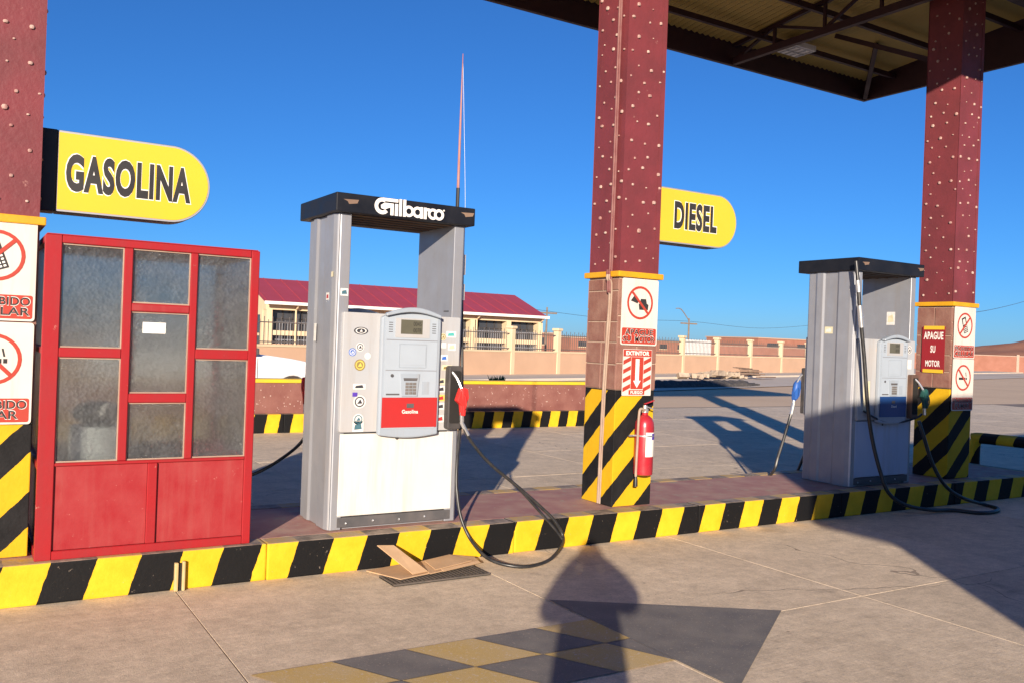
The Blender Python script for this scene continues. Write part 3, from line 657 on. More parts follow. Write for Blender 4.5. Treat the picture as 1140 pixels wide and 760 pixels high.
for a, b, z0, z1 in ((.472, .80, 1.44, 2.03), (.472, .80, .785, 1.385), (.848, 1.175, 1.71, 2.03), (.848, 1.175, 1.18, 1.66), (.848, 1.175, .785, 1.125), (1.218, 1.540, 1.45, 2.03), (1.218, 1.540, .785, 1.39)):
    g = MB().box(a + .001, b - .001, by0 + .022, by0 + .026, z0 + .001, z1 - .001).build('pane', 'frosted', bt)
    bd = MB()
    bd.box(a, b, by0 + .014, by0 + .021, z0, z0 + .008).box(a, b, by0 + .014, by0 + .021, z1 - .008, z1).box(a, a + .007, by0 + .014, by0 + .021, z0 + .008, z1 - .008).box(b - .007, b, by0 + .014, by0 + .021, z0 + .008, z1 - .008)
    bd.build('glazing_bead', 'conduit', g)
MB().box(.915, 1.045, by0 + .0195, by0 + .0215, 1.535, 1.60).build('notice', 'print_white', bt)
MB().box(.852, 1.17, by0 - .002, by0 - .0005, 1.667, 1.70).build('worn_strip', 'booth_panel', bt)
# sides, back, roof, floor
for x0, x1 in ((bx0, bx0 + T), (bx1 - T, bx1)):
    for nm, y0, y1, z0, z1 in (('side_post', by1 - T, by1, bz0, bz1), ('side_rail', by0 + T, by1 - T, 2.03, bz1), ('side_rail', by0 + T, by1 - T, .74, .785), ('side_rail', by0 + T, by1 - T, bz0, .285), ('side_rail', by0 + T, by1 - T, 1.40, 1.44)):
        MB().box(x0 + .001, x1 - .001, y0 + .0005, y1 - .0005, z0 + .001, z1 - .001).build(nm, 'booth_red', bt, .004, segs=1)
    xm = (x0 + x1) / 2
    MB().box(xm - .005, xm + .005, by0 + T, by1 - T, .286, .739).build('lower_panel', 'booth_panel', bt)
    for z0, z1 in ((.786, 1.399), (1.441, 2.029)): MB().box(xm - .002, xm + .002, by0 + T + .001, by1 - T - .001, z0, z1).build('pane', 'frosted', bt)
for nm, a, b, z0, z1 in (('top_rail', bx0 + T, bx1 - T, 2.03, bz1 - .001), ('mid_rail', bx0 + T, bx1 - T, .74, .785), ('bottom_rail', bx0 + T, bx1 - T, bz0, .285), ('mullion', .96, 1.01, .786, 2.029)):
    MB().box(a + .001, b - .001, by1 - T, by1 - .001, z0, z1).build(nm, 'booth_red', bt, .004, segs=1)
MB().box(bx0 + T + .001, bx1 - T - .001, by1 - .03, by1 - .02, .286, .739).build('lower_panel', 'booth_panel', bt)
for a, b in ((bx0 + T, .96), (1.01, bx1 - T)): MB().box(a + .001, b - .001, by1 - .028, by1 - .024, .786, 2.029).build('pane', 'frosted', bt)
MB().box(bx0 + .01, bx1 - .01, by0 + .01, by1 - .01, bz1 + .001, bz1 + .006).build('roof', 'booth_red', bt)
MB().box(bx0 + T, bx1 - T, by0 + T, by1 - T, bz0 + .001, bz0 + .03).build('floor', 'kick', bt)
h = thing('white_drum', (.73, 5.98, KZ + .03), 'white drum with black pump top inside the booth', 'drum')
MB().lathe((.73, 5.98, KZ + .03), [(.15, 0), (.16, .02), (.16, .66), (.15, .70), (.05, .71)], 24).build('drum_body', 'drum_white', h, smooth=True)
MB().lathe((.73, 5.98, KZ + .735), [(.06, 0), (.13, .03), (.15, .08), (.12, .12), (.05, .14)], 20).build('pump_top', 'black_box', h, smooth=True)
MB().tube([(.73, 5.84, KZ + .80), (.75, 5.83, KZ + .86), (.79, 5.85, KZ + .84)], .02, 8, 4).build('knob', 'pump_white', h, smooth=True)

# ------------------------------------------------------------------ pumps
PW, PD = 1.011, .60; PY = 5.80
def nozzle(t, pts, mat, name='nozzle'):
    """pts: (tip, elbow, grip end) points of spout, body, handle"""
    a, b, c = [V3(p) for p in pts]
    nz = MB().tube([b + (b - c) * .12, b, b.lerp(c, .35), b.lerp(c, .6), c], [.026, .034, .036, .026, .021], 10).build(name, mat, t, smooth=True)
    MB().tube([b + (b - c) * .05, b.lerp(a, .5) + V3((0, 0, .02)), a], .011, 8, 4).build('spout', 'silver', nz, smooth=True)
    side = (c - b).cross(V3((1, 0, 0))).normalized()
    off = V3((.0, -.055, 0))
    MB().tube([b.lerp(c, .15) + off * .5, b.lerp(c, .3) + off, b.lerp(c, .7) + off, b.lerp(c, .95) + off * .3], .006, 6, 5).build('trigger_guard', mat, nz, smooth=True)
    MB().tube([c, c + (c - b).normalized() * .07], .015, 8).build('swivel', 'silver', nz, smooth=True)
    return nz
def pump(x0, label, accent, doorm, bootm, branded):
    x1 = x0 + PW; y0 = PY; y1 = PY + PD; Z0 = KZ
    t = thing('fuel_pump', ((x0 + x1) / 2, (y0 + y1) / 2, KZ), label, 'fuel pump', 'fuel pumps on the island')
    # side pillars with pressed flutes
    for s in (0, 1):
        xa, xb = (x0, x0 + .105) if s == 0 else (x1 - .105, x1)
        P = [(xa, y0 + .012), (xb, y0 + .012), (xb, y1 - .012), (xa, y1 - .012)]
        if s == 0: P = [(xa + .012, y0 + .02), (xa + .03, y0), (xb, y0), (xb, y1), (xa + .03, y1), (xa + .012, y1 - .02), (xa + .012, y1 - .10), (xa, y1 - .13), (xa, y1 - .20), (xa + .014, y1 - .225), (xa + .014, y0 + .225), (xa, y0 + .20), (xa, y0 + .13), (xa + .0, y0 + .06)]
        else: P = [(xb - (p[0] - xa) if False else p[0], p[1]) for p in [(xa, y0), (xb - .03, y0), (xb - .012, y0 + .02), (xb, y0 + .06), (xb, y0 + .20), (xb - .014, y0 + .225), (xb - .014, y1 - .225), (xb, y1 - .20), (xb, y1 - .13), (xb - .012, y1 - .10), (xb - .012, y1 - .02), (xb - .03, y1), (xa, y1)]]
        MB().prism((V3((0, 0, 0)), V3((1, 0, 0)), V3((0, 1, 0)), V3((0, 0, 1))), P, Z0, 2.40).build('side_pillar', 'steel', t, .003, segs=1)
    MB().box(x0 + .012, x0 + .018, y0 - .003, y0 + .015, Z0 + .01, 2.39).build('edge_trim', 'steel_light', t)
    # lower cabinet
    MB().box(x0 + .106, x1 - .106, y0 + .03, y1 - .03, Z0, 1.68).build('cabinet', 'steel', t)
    for yy, sg in ((y0, 1), (y1, -1)):
        ya, yb = sorted((yy - sg * .004, yy + sg * .03)); 
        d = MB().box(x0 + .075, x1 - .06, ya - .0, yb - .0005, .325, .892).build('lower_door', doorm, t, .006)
        ya, yb = sorted((yy - sg * .002, yy + sg * .029))
        kp = MB().box(x0 + .075, x1 - .06, ya, yb, Z0 + .015, .318).build('kick_plate', 'kick', t, .003, segs=1)
        if sg == 1:
            sc = MB()
            for k in range(4): sc.blob((x0 + .14 + k * .2, y0 - .004, .275 + .006 * (k % 2)), .009, 0)
            sc.build('screw', 'silver', kp)
            MB().disc(front(x0 + .5, y0 - .0045, .855), 0, 0, .012, 0, .004, 12).build('lock', 'kick', d)
    # middle body
    for yy, fr_, sg in ((y0, front(x0, y0 - .03, 0), 1), (y1, backf(x1, y1 + .03, 0), -1)):
        MB().prism(fr_, rrect(.06, .905, PW - .045, 1.725, .012), -.07, .0).build('fascia', 'pump_face', t, .006)
        # bezel: arched frame
        u0, u1, v0, v1 = .325, .785, .885, 1.70
        arch = lambda du, dv, k: [(u0 + du, v0 + dv + .03)] + [(u0 + du + (u1 - u0 - 2 * du) * i / 10, v0 + dv - k * .022 * math.sin(math.pi * i / 10)) for i in range(11)] + [(u1 - du, v0 + dv + .03), (u1 - du, v1 - dv)] + [(u1 - du - (u1 - u0 - 2 * du) * i / 12, v1 - dv + .075 * math.sin(math.pi * i / 12)) for i in range(1, 12)] + [(u0 + du, v1 - dv)]
        bz = MB().prism(fr_, arch(0, 0, 1), .0005, .045).build('bezel', 'bezel', t, .012)
        ip = MB().prism(fr_, [(u0 + .032, .93), (u1 - .032, .93), (u1 - .026, 1.705)] + [(u1 - .026 - (u1 - u0 - .052) * i / 10, 1.705 + .022 * math.sin(math.pi * i / 10)) for i in range(1, 10)] + [(u0 + .026, 1.705)], .0455, .050).build('control_panel', 'bezel_inner', bz)
        hood = [(u0 + .02 + (u1 - u0 - .04) * i / 12, 1.708 + .035 * math.sin(math.pi * i / 12)) for i in range(13)]
        hd = hood + [(p[0], p[1] + .022 + .012 * math.sin(math.pi * k / 12)) for k, p in list(enumerate(hood))[::-1]]
        MB().prism(fr_, hd, .045, .085).build('hood', 'bezel', bz, .004, segs=1)
        MB().prism(fr_, [(.425, 1.565), (.69, 1.565), (.69, 1.70), (.425, 1.70)], .0505, .053).build('display_frame', 'pump_face', bz)
        lc = MB().prism(fr_, [(.465, 1.59), (.632, 1.59), (.632, 1.69), (.465, 1.69)], .0535, .055).build('display', 'lcd', bz)
        if sg == 1:
            lettering(fr_, '0045', .56, 1.648, .622, 1.678, .0556, 'black_box', lc, .0, 'digits'); lettering(fr_, '0078', .56, 1.602, .622, 1.632, .0556, 'black_box', lc, .0, 'digits')
            for u in (.375, .71):
                gl = MB()
                for k in range(5): gl.prism(fr_, [(u, 1.60 + k * .016), (u + .03, 1.60 + k * .016), (u + .03, 1.605 + k * .016), (u, 1.605 + k * .016)], .0505, .0515)
                gl.build('speaker_slots', 'kick', bz)
            MB().prism(fr_, [(.36, 1.545), (.755, 1.545), (.755, 1.551), (.36, 1.551)], .0505, .0515).build('seam', 'steel', bz)
            MB().prism(fr_, [(.36, 1.335), (.755, 1.335), (.755, 1.340), (.36, 1.340)], .0505, .0515).build('seam', 'steel', bz)
            MB().ring(fr_, .565, 1.44, .118, .112, .0505, .053, 45, 405, 4, 1.28).build('screen_border', 'bezel', bz)
            MB().prism(fr_, [(.465, 1.375), (.665, 1.375), (.665, 1.505), (.465, 1.505)], .0505, .052).build('screen_cover', 'bezel_inner', bz)
            MB().disc(fr_, .412, 1.30, .012, .0505, .054, 12).build('key_lock', 'kick', bz)
            MB().prism(fr_, [(.37, 1.165), (.47, 1.165), (.47, 1.175), (.37, 1.175)], .0505, .054).build('card_slot', 'kick', bz)
            kp = MB().prism(fr_, [(.475, 1.315), (.62, 1.315), (.605, 1.155), (.49, 1.155)], .0505, .060).build('keypad_surround', 'bezel', bz)
            MB().prism(fr_, [(.495, 1.285), (.605, 1.285), (.60, 1.265), (.50, 1.265)], .0605, .061).build('slot', 'kick', kp)
            for a in range(3):
                for b in range(4): MB().prism(fr_, [(.512 + a * .029, 1.170 + b * .022), (.536 + a * .029, 1.170 + b * .022), (.536 + a * .029, 1.188 + b * .022), (.512 + a * .029, 1.188 + b * .022)], .0605, .064).build('key', 'keypad', kp)
            MB().prism(fr_, [(.645, 1.17), (.70, 1.17), (.70, 1.26), (.645, 1.26)], .0505, .052).build('receipt_cover', 'bezel', bz)
        ac = MB().prism(fr_, [(.342, .938), (.768, .938), (.768, 1.148), (.342, 1.148)], .0505, .053).build('product_panel', accent, bz)
        if sg == 1:
            MB().prism(fr_, [(.53, 1.075), (.585, 1.075), (.585, 1.105), (.53, 1.105)], .0533, .0545).build('price_window', 'kick', ac)
            if branded: lettering(fr_, 'Gasolina', .495, 1.035, .62, 1.062, .0536, 'print_white', ac, .02)
            else: lettering(fr_, 'Diesel', .525, 1.035, .61, 1.060, .0536, 'print_white', ac, .02)
    # header
    hx0, hx1 = x0 - .03, x1 + .03
    hd = MB().box(hx0, hx1, y0 - .055, y1 + .10, 2.40, 2.53).build('header', 'header', t, .008)
    if not branded: pass
    un = MB()
    for k in range(5): un.box(x0 + .12, x1 - .12, y0 + .03 + k * .12, y0 + .05 + k * .12, 2.392, 2.399)
    un.build('header_ribs', 'plank', hd)
    for i, (u, v) in enumerate(((.05, 2.485), (.95, 2.49))):
        MB().prism(front(hx0, y0 - .0555, 0), [(u, v), (u + .11, v + .005), (u + .10, v - .02), (u + .04, v - .03), (u + .03, v - .012)], 0, .0012).build('torn_sticker', 'plank', hd)
    # nozzle holder on front right, rear left
    bt1 = MB().prism((V3((x1 - .155, PY - .085, 0)), V3((1, 0, 0)), V3((0, 0, 1)), V3((0, 1, 0))), rrect(0, .915, .115, 1.375, .02), 0, .083).build('nozzle_boot', bootm, t, .012)
    MB().prism(front(x1 - .14, PY - .0855, 0), rrect(0, .96, .085, 1.34, .015), .0, .003).build('boot_recess', 'pit', bt1)
    MB().box(x0 + .055, x0 + .15, y1 + .0315, y1 + .085, .915, 1.40).build('nozzle_boot', 'boot', t, .012)
    return t
PX0, PX1 = 2.15, 7.60
p0 = pump(PX0, 'grey pump with red product panel and open frame beside the booth', 'panel_red', 'pump_white', 'boot', True)
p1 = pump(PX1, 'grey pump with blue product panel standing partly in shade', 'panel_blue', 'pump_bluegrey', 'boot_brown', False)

# logo on the first header
def logo(t, x, y, z, s):
    fr = front(x, y, z); parts = []
    U = lambda q: q * s
    dep = [0.0012]
    def nx(): dep[0] += 0.0002; return dep[0]
    m = MB(); b0 = 272
    def V_(yv): return (b0 - yv) * s
    def rct(xa, xb, ya, yb): m.prism(fr, [(U(xa), V_(yb)), (U(xb), V_(yb)), (U(xb), V_(ya)), (U(xa), V_(ya))], 0, nx())
    def rg(cx, cy, ro, ri, a0=0, a1=360): m.ring(fr, U(cx), V_(cy), U(ro), U(ri), 0, nx(), a0, a1, 30)
    rg(92, 180, 92, 50, 60, 318); rct(95, 284, 86, 122)
    m.prism(fr, [(U(120), V_(140)), (U(230), V_(140)), (U(230), V_(272)), (U(192), V_(272)), (U(192), V_(185)), (U(120), V_(215)), (U(80), V_(205)), (U(75), V_(170))], 0, nx())
    rct(246, 284, 140, 272); rct(298, 330, 80, 272)
    rct(347, 381, 80, 272); rg(418, 205, 64, 33)
    rg(527, 205, 64, 33); rct(560, 594, 142, 272)
    rct(606, 642, 142, 272); rg(664, 206, 60, 30, 72, 140)
    rg(722, 206, 64, 33, 38, 322); rg(801, 206, 64, 33); rg(862, 150, 10, 4)
    return m.build('maker_lettering', 'logo_white', t)
logo([c for c in p0.children if c.name.startswith('header')][0], PX0 + .245, PY - .0562, 2.411, .00062)

# stickers on the pumps
def sticker(t, fr, u, v, r, mat, shape='disc', inner=None):
    if shape == 'disc': m = MB().disc(fr, u, v, r, .0005, .0013, 18)
    elif shape == 'oval': m = MB().disc(fr, u, v, r, .0005, .0013, 18, 2.0)
    else: m = MB().prism(fr, [(u - r, v - r * shape), (u + r, v - r * shape), (u + r, v + r * shape), (u - r, v + r * shape)], .0005, .0013)
    o = m.build('sticker', mat, t)
    if inner:
        if shape in ('disc', 'oval'):
            MB().ring(fr, u, v, r * .78, r * .60, .0014, .0018, sx=2.0 if shape == 'oval' else 1).build('sticker_print', inner, o)
            MB().prism(fr, [(u - r * .4, v - r * .3), (u + r * .45, v - r * .25), (u + r * .1, v + r * .4)], .0014, .0018).build('sticker_print', inner, o)
        else:
            MB().prism(fr, [(u - r * .7, v - r * shape * .6), (u + r * .7, v - r * shape * .5), (u + r * .5, v + r * shape * .6), (u - r * .6, v + r * shape * .3)], .0014, .0018).build('sticker_print', inner, o)
fr = front(PX0, PY - .0305, 0)
for a in ((.19, 1.60, .026, 'sticker0', 'oval', 'sticker4'), (.187, 1.49, .030, 'sticker4', 'disc', 'sticker0'), (.133, 1.455, .027, 'sticker1', 'disc', 'sticker4'), (.245, 1.43, .023, 'sticker4', 'disc', None), (.19, 1.368, .040, 'sticker3', 'disc', 'sticker8'),
          (.192, 1.22, .045, 'sticker4', .42, 'sticker0'), (.162, 1.165, .018, 'sticker5', .8, None), (.198, 1.115, .046, 'sticker4', 'disc', 'sticker0'), (.193, .995, .038, 'sticker4', 'disc', 'sticker7'), (.193, .945, .04, 'sticker4', .9, 'sticker7'),
          (.825, 1.58, .026, 'sticker2', 'disc', 'sticker3'), (.89, 1.60, .04, 'sticker4', .55, 'sticker6'), (.83, 1.52, .022, 'sticker4', .9, None), (.90, 1.51, .032, 'sticker4', .8, 'sticker2'), (.84, 1.43, .028, 'sticker4', .8, 'sticker1'), (.865, 1.36, .042, 'sticker2', .45, 'sticker3'),
          (.828, 1.26, .024, 'sticker2', .9, 'sticker0'), (.828, 1.205, .026, 'sticker4', .9, 'sticker0'), (.828, 1.14, .026, 'sticker8', .9, 'sticker9'), (.828, 1.08, .026, 'sticker4', .9, 'sticker0'), (.828, .99, .026, 'sticker4', 1.0, 'sticker9')):
    sticker(p0, fr, a[0], a[1], a[2], a[3], a[4], a[5])
fl = leftf(PX0, PY + PD, 0)
for a in ((.545, 1.98, .02, 'sticker2', .9, None), (.47, 1.83, .028, 'sticker4', .9, 'sticker9'), (.24, 1.58, .024, 'sticker4', 2.6, None)):
    o_ = (V3(fl[0]) + V3((-.0, 0, 0)), fl[1], fl[2], fl[3]); sticker(p0, o_, *a)
fr = front(PX1, PY - .0305, 0)
sticker(p1, fr, .87, 1.63, .042, 'sticker4', 'disc', 'sticker0'); sticker(p1, fr, .86, 1.48, .05, 'sticker4', 1.0, None); sticker(p1, fr, .19, 1.15, .05, 'sticker2', 3.0, None)
fb = front(PX1, PY + PD - .031, 0)
sticker(p1, leftf(PX1 + PW - .1055, PY + .30, 0), .07, 1.96, .05, 'sticker4', 1.4, 'sticker2')
sticker(p1, leftf(PX1 + .013, PY + PD, 0), .285, 1.80, .05, 'sticker2', .7, 'sticker4')
sticker(p0, front(PX0 + .03, PY - .001, 0), .04, 1.86, .028, 'sticker4', .9, 'sticker7')
sticker(p0, leftf(PX0 + PW - .1055, PY + .12, 0), .03, 1.77, .04, 'kick', .12, None)

# nozzles, hoses, mast
nz = nozzle(p0, ((PX0 + .885, PY - .08, 1.33), (PX0 + .935, PY - .145, 1.20), (PX0 + .943, PY - .142, 1.045)), 'nozzle_red')
MB().prism(front(PX0 + .885, PY - .155, 0), [(0, 1.13), (.02, 1.19), (.05, 1.225), (.085, 1.215), (.095, 1.15), (.075, 1.10), (.07, 1.02), (.045, 1.02), (.045, 1.09)], -.035, .02).build('splash_guard', 'nozzle_red', nz, .008)
hp = [(PX0 + PW + .025, PY + .12, 2.36), (PX0 + PW + .03, PY + .10, 1.8), (PX0 + PW + .02, PY + .03, 1.1)] + [(3.089, 5.7, 0.639), (3.08, 5.66, 0.45), (3.091, 5.6, 0.279), (3.141, 5.52, 0.131), (3.152, 5.292, 0.06), (3.284, 5.15, 0.03), (3.462, 5.14, 0.03), (3.654, 5.234, 0.05), (3.917, 5.5, 0.088), (3.864, 5.54, 0.22), (3.739, 5.58, 0.344), (3.551, 5.61, 0.498), (3.329, 5.64, 0.67), (3.172, 5.655, 0.838), (3.095, 5.66, 0.969)]
MB().tube(hp, .0125, 10, 10).build('hose', 'rubber', p0, smooth=True)
MB().tube([V3(hp[-2]).lerp(V3(hp[-1]), .3), hp[-1], V3(hp[-1]) + V3((-.004, -.002, .05))], .0145, 10).build('hose_coupling', 'silver', p0, smooth=True)
MB().tube([(PX0 + PW + .03, PY + .10, 2.20), (PX0 + PW + .03, PY + .10, 2.05)], .018, 10).tube([(PX0 + PW + .03, PY + .10, 1.98), (PX0 + PW + .03, PY + .10, 1.86)], .018, 10).build('hose_sleeve', 'print_white', p0, smooth=True)
# hose clip and branch
MB().tube([V3(hp[-4]) + V3((0, 0, .0)), V3(hp[-5]) + V3((-.01, -.01, -.035)), V3(hp[-6]) + V3((-.02, -.02, -.045)), V3(hp[-7]) + V3((0, -.01, -.01))], .010, 8, 6).build('hose_strap', 'rubber', p0, smooth=True)
mx, my = PX0 + PW - .05, PY + .08
MB().tube([(mx, my, 2.53), (mx, my, 2.69)], .014, 8).build('mast_base', 'black_box', p0, smooth=True)
MB().tube([(mx, my, 2.69), (mx, my, 3.1), (mx, my, 3.69)], [.011, .009, .003], 8).build('hose_mast', 'mast_red', p0, smooth=True)
MB().tube([(mx, my, 3.68), (mx + .035, my + .01, 3.2), (mx + .07, my + .01, 2.6), (PX0 + PW + .035, PY + .10, 2.2)], .0012, 4, 4).build('mast_cord', 'print_white', p0)
HR = ((2.34, .65), (2.25, .58), (2.12, .50), (1.98, .44))
# rear hose of pump 0, seen between booth and pump
nozzle(p0, ((PX0 + .08, PY + PD + .09, 1.33), (PX0 + .07, PY + PD + .13, 1.22), (PX0 + .07, PY + PD + .12, 1.04)), 'nozzle_red')
MB().tube([(PX0 + .07, PY + PD + .12, 1.0), (PX0 + .16, 6.70, .82), (PX0 + .22, 6.98, .72), (HR[0][0], 7.05, HR[0][1]), (HR[1][0], 7.05, HR[1][1]), (HR[2][0], 7.05, HR[2][1]), (HR[3][0], 7.05, HR[3][1]), (1.7, 7.08, .36), (1.35, 7.15, .22), (1.2, 7.3, .05), (1.5, 7.5, .03), (2.2, 7.4, .03), (2.7, 7.1, .1), (2.9, 6.6, .6), (2.95, 6.5, 1.5)], .0135, 8, 8).build('hose', 'rubber', p0, smooth=True)

# second pump: hose from header corner across the front, loop on the ground, nozzle at right
nz = nozzle(p1, ((PX1 + .90, PY - .07, 1.34), (PX1 + .965, PY - .15, 1.20), (PX1 + .975, PY - .155, 1.03)), 'nozzle_green')
MB().prism(front(PX1 + .915, PY - .16, 0), [(0, 1.15), (.02, 1.20), (.05, 1.235), (.08, 1.22), (.10, 1.15), (.095, 1.10), (.09, 1.03), (.065, 1.03), (.06, 1.10)], -.03, .02).build('splash_guard', 'nozzle_green', nz, .008)
hp = [(7.49, 5.72, 2.48), (7.5, 5.7, 2.29), (7.53, 5.68, 1.96), (7.59, 5.66, 1.52), (7.64, 5.64, 1.07), (7.71, 5.62, 0.72), (7.77, 5.56, 0.41), (7.83, 5.5, 0.21), (7.98, 5.42, 0.1), (8.3, 5.36, 0.04), (8.63, 5.33, 0.02), (8.77, 5.13, 0.02), (9.02, 5.11, 0.02), (9.23, 5.21, 0.02), (9.31, 5.39, 0.02), (8.95, 5.42, 0.11), (8.73, 5.48, 0.24), (8.6, 5.55, 0.47), (8.51, 5.6, 0.75), (8.48, 5.64, 0.9)]
MB().tube(hp, .019, 10, 8).build('hose', 'rubber', p1, smooth=True)
MB().tube([hp[1], V3(hp[1]).lerp(V3(hp[2]), .35)], .024, 10).tube([V3(hp[1]).lerp(V3(hp[2]), .75), V3(hp[2]).lerp(V3(hp[3]), .3)], .027, 10).build('hose_coupling', 'silver', p1, smooth=True)
MB().tube([(PX1 + .12, PY - .06, 1.0), (PX1 + .4, PY - .065, .90), (PX1 + .7, PY - .065, .88), (PX1 + .9, PY - .12, .93), (PX1 + .96, PY - .14, .97)], .011, 8, 6).build('hose_strap', 'rubber', p1, smooth=True)
MB().tube([(PX1 + .03, PY - .01, 2.38), (PX1 + .03, PY - .02, 1.72)], .012, 8).build('riser_pipe', 'steel_light', p1, smooth=True)
nz = nozzle(p1, ((PX1 + .06, PY + PD + .07, 1.33), (PX1 + .03, PY + PD + .12, 1.22), (PX1 + .01, PY + PD + .13, 1.05)), 'nozzle_blue')
MB().prism(front(PX1 - .01, PY + PD + .10, 0), [(0, 1.13), (.03, 1.24), (.07, 1.27), (.09, 1.22), (.06, 1.10), (.03, 1.06), (0, 1.06)], -.05, .01).build('splash_guard', 'nozzle_blue', nz, .008)
MB().tube([(PX1 + .005, PY + PD + .13, 1.0), (PX1 - .05, PY + PD + .15, .78), (PX1 - .12, PY + PD + .2, .45), (PX1 - .15, PY + PD + .26, .25), (PX1 - .05, 7.05, .04), (PX1 + .3, 7.0, .02), (PX1 + .5, 6.9, .15), (PX1 + .6, 6.5, 1.3)], .016, 8, 8).build('hose', 'rubber', p1, smooth=True)
MB().tube([(PX1 + .007, PY + PD + .13, 1.02), (PX1 - .02, PY + PD + .135, .90)], .02, 8).build('hose_coupling', 'silver', p1, smooth=True)

# ------------------------------------------------------------------ small things by the kerb
gt = thing('drain_grate', (2.70, 5.23, 0), 'slotted steel drain grate beside the flattened cardboard', 'drain')
MB().box(2.36, 3.06, 5.12, 5.36, .0025, .006).build('pit', 'pit', gt)
fb_ = MB().box(2.36, 3.06, 5.12, 5.135, .0065, .016).box(2.36, 3.06, 5.345, 5.36, .0065, .016); fb_.build('rim', 'grate', gt)
for k in range(24): MB().box(2.365 + k * .0295, 2.378 + k * .0295, 5.136, 5.344, .0065, .014).build('bar', 'grate', gt)
cb = thing('cardboard_box', (2.75, 5.42, 0), 'flattened brown cardboard box lying against the kerb', 'cardboard')
def sheet(pts, th=.006, name='panel'):
    P = [V3(p) for p in pts]; n = (P[1] - P[0]).cross(P[2] - P[0]).normalized() * th; k = len(P)
    return MB().add(P + [p + n for p in P], [tuple(range(k))[::-1], tuple(range(k, 2 * k))] + [(i, (i + 1) % k, k + (i + 1) % k, k + i) for i in range(k)]).build(name, 'cardboard', cb)
sheet([(2.33, 5.50, .012), (2.44, 5.20, .018), (2.80, 5.28, .022), (2.72, 5.57, .020)])
sheet([(2.66, 5.22, .026), (3.10, 5.33, .030), (3.12, 5.45, .040), (2.98, 5.56, .045), (2.70, 5.50, .032)])
sheet([(2.72, 5.26, .036), (3.05, 5.36, .042), (2.96, 5.52, .056), (2.74, 5.46, .044)])
sheet([(2.55, 5.25, .028), (2.66, 5.26, .034), (2.52, 5.50, .165), (2.40, 5.50, .175)], .006, 'flap')
sheet([(2.75, 5.20, .038), (3.08, 5.29, .042), (3.07, 5.31, .052), (2.74, 5.22, .048)], .004, 'edge_fold')
cp = thing('kerb_conduit', (1.165, 5.575, 0), 'short pale conduit stub standing against the striped kerb', 'pipe')
MB().box(1.128, 1.15, 5.556, 5.586, 0.001, .172).build('conduit_half', 'pvc', cp, .006)
MB().box(1.172, 1.19, 5.556, 5.586, 0.001, .178).build('conduit_half', 'pvc', cp, .006)
MB().box(1.151, 1.171, 5.570, 5.587, 0.001, .165).build('conduit_core', 'pit', cp)
# guard hoop at the island's end
gh = thing('guard_hoop', (11.35, 6.2, 0), 'black and yellow striped pipe guard at the end of the island', 'guard rail')
stripes('hoop_paint', (0, 1, .35), .44, .5, 4.4, BLK, YEL, (.3, .25, .2), .004, .75, .2)
MB().tube([(11.35, 6.74, 0.001), (11.35, 6.74, .40), (11.35, 6.71, .50), (11.35, 6.62, .535), (11.35, 5.3, .535), (11.35, 5.21, .50), (11.35, 5.18, .40), (11.35, 5.18, 0.001)], .072, 14, 5).build('hoop', 'hoop_paint', gh, smooth=True)

# ------------------------------------------------------------------ far island with low wall
bi = struct(MB().box(-8, 11.0, 13.93, 15.2, 0.001, .285).build('far_island', 'concrete'))
kerb_run(bi, -8, 11.0, .95, 13.77, 13.93, .295, 'far_kerb_paint')
lw = thing('low_wall', (2, 14.1, .29), 'low maroon studded wall with yellow coping on the far island', 'wall')
MB().box(-7.5, 10.6, 13.95, 14.22, .286, .775).build('wall_body', 'maroon_wall', lw, .01)
sd = MB(); rr = random.Random(3)
for k in range(220): sd.blob((rr.uniform(2.5, 10.5), 13.949, rr.uniform(.33, .74)), rr.uniform(.006, .013), 0, (1, .6, 1))
stuff(sd.build('stone_studs', 'stud', lw))
MB().box(-7.52, 10.62, 13.92, 14.25, .776, .835).build('coping', 'coping', lw, .012)

# ------------------------------------------------------------------ parked white car
ct = thing('parked_car', (3.9, 18.85, 0), 'white parked car behind the low maroon wall', 'car')
frc = (V3((.3, 18.0, 0)), V3((1, 0, 0)), V3((0, 0, 1)), V3((0, 1, 0)))
arc_ = lambda cx: [(cx + .36 * math.cos(R(a)), .33 + .36 * math.sin(R(a))) for a in range(180, -1, -15)]
prof = [(1.75, .35), (1.72, .75), (1.80, 1.02), (2.2, 1.06)] + [(4.7, 1.07), (5.0, 1.10), (5.5, 1.04), (5.95, .96), (6.10, .82), (6.14, .55), (6.12, .32)] + [(5.36 + .36 * math.cos(R(a)) + .20, .33 + .36 * math.sin(R(a))) for a in range(0, 181, 15)] + [(2.55 + .36 * math.cos(R(a)), .33 + .36 * math.sin(R(a))) for a in range(0, 181, 15)]
MB().prism(frc, prof, 0, 1.7).build('body', 'car_white', ct, .05, smooth=True, segs=3)
MB().prism(frc, [(1.95, 1.03), (2.35, 1.50), (2.6, 1.55), (3.9, 1.55), (4.2, 1.50), (5.0, 1.06)], .14, 1.56).build('cabin', 'car_white', ct, .06, smooth=True, segs=3)
MB().prism(frc, [(2.35, 1.10), (2.6, 1.44), (3.3, 1.48), (3.3, 1.10)], .125, .139).prism(frc, [(3.38, 1.10), (3.38, 1.48), (4.05, 1.45), (4.55, 1.10)], .125, .139).build('side_window', 'car_glass', ct)
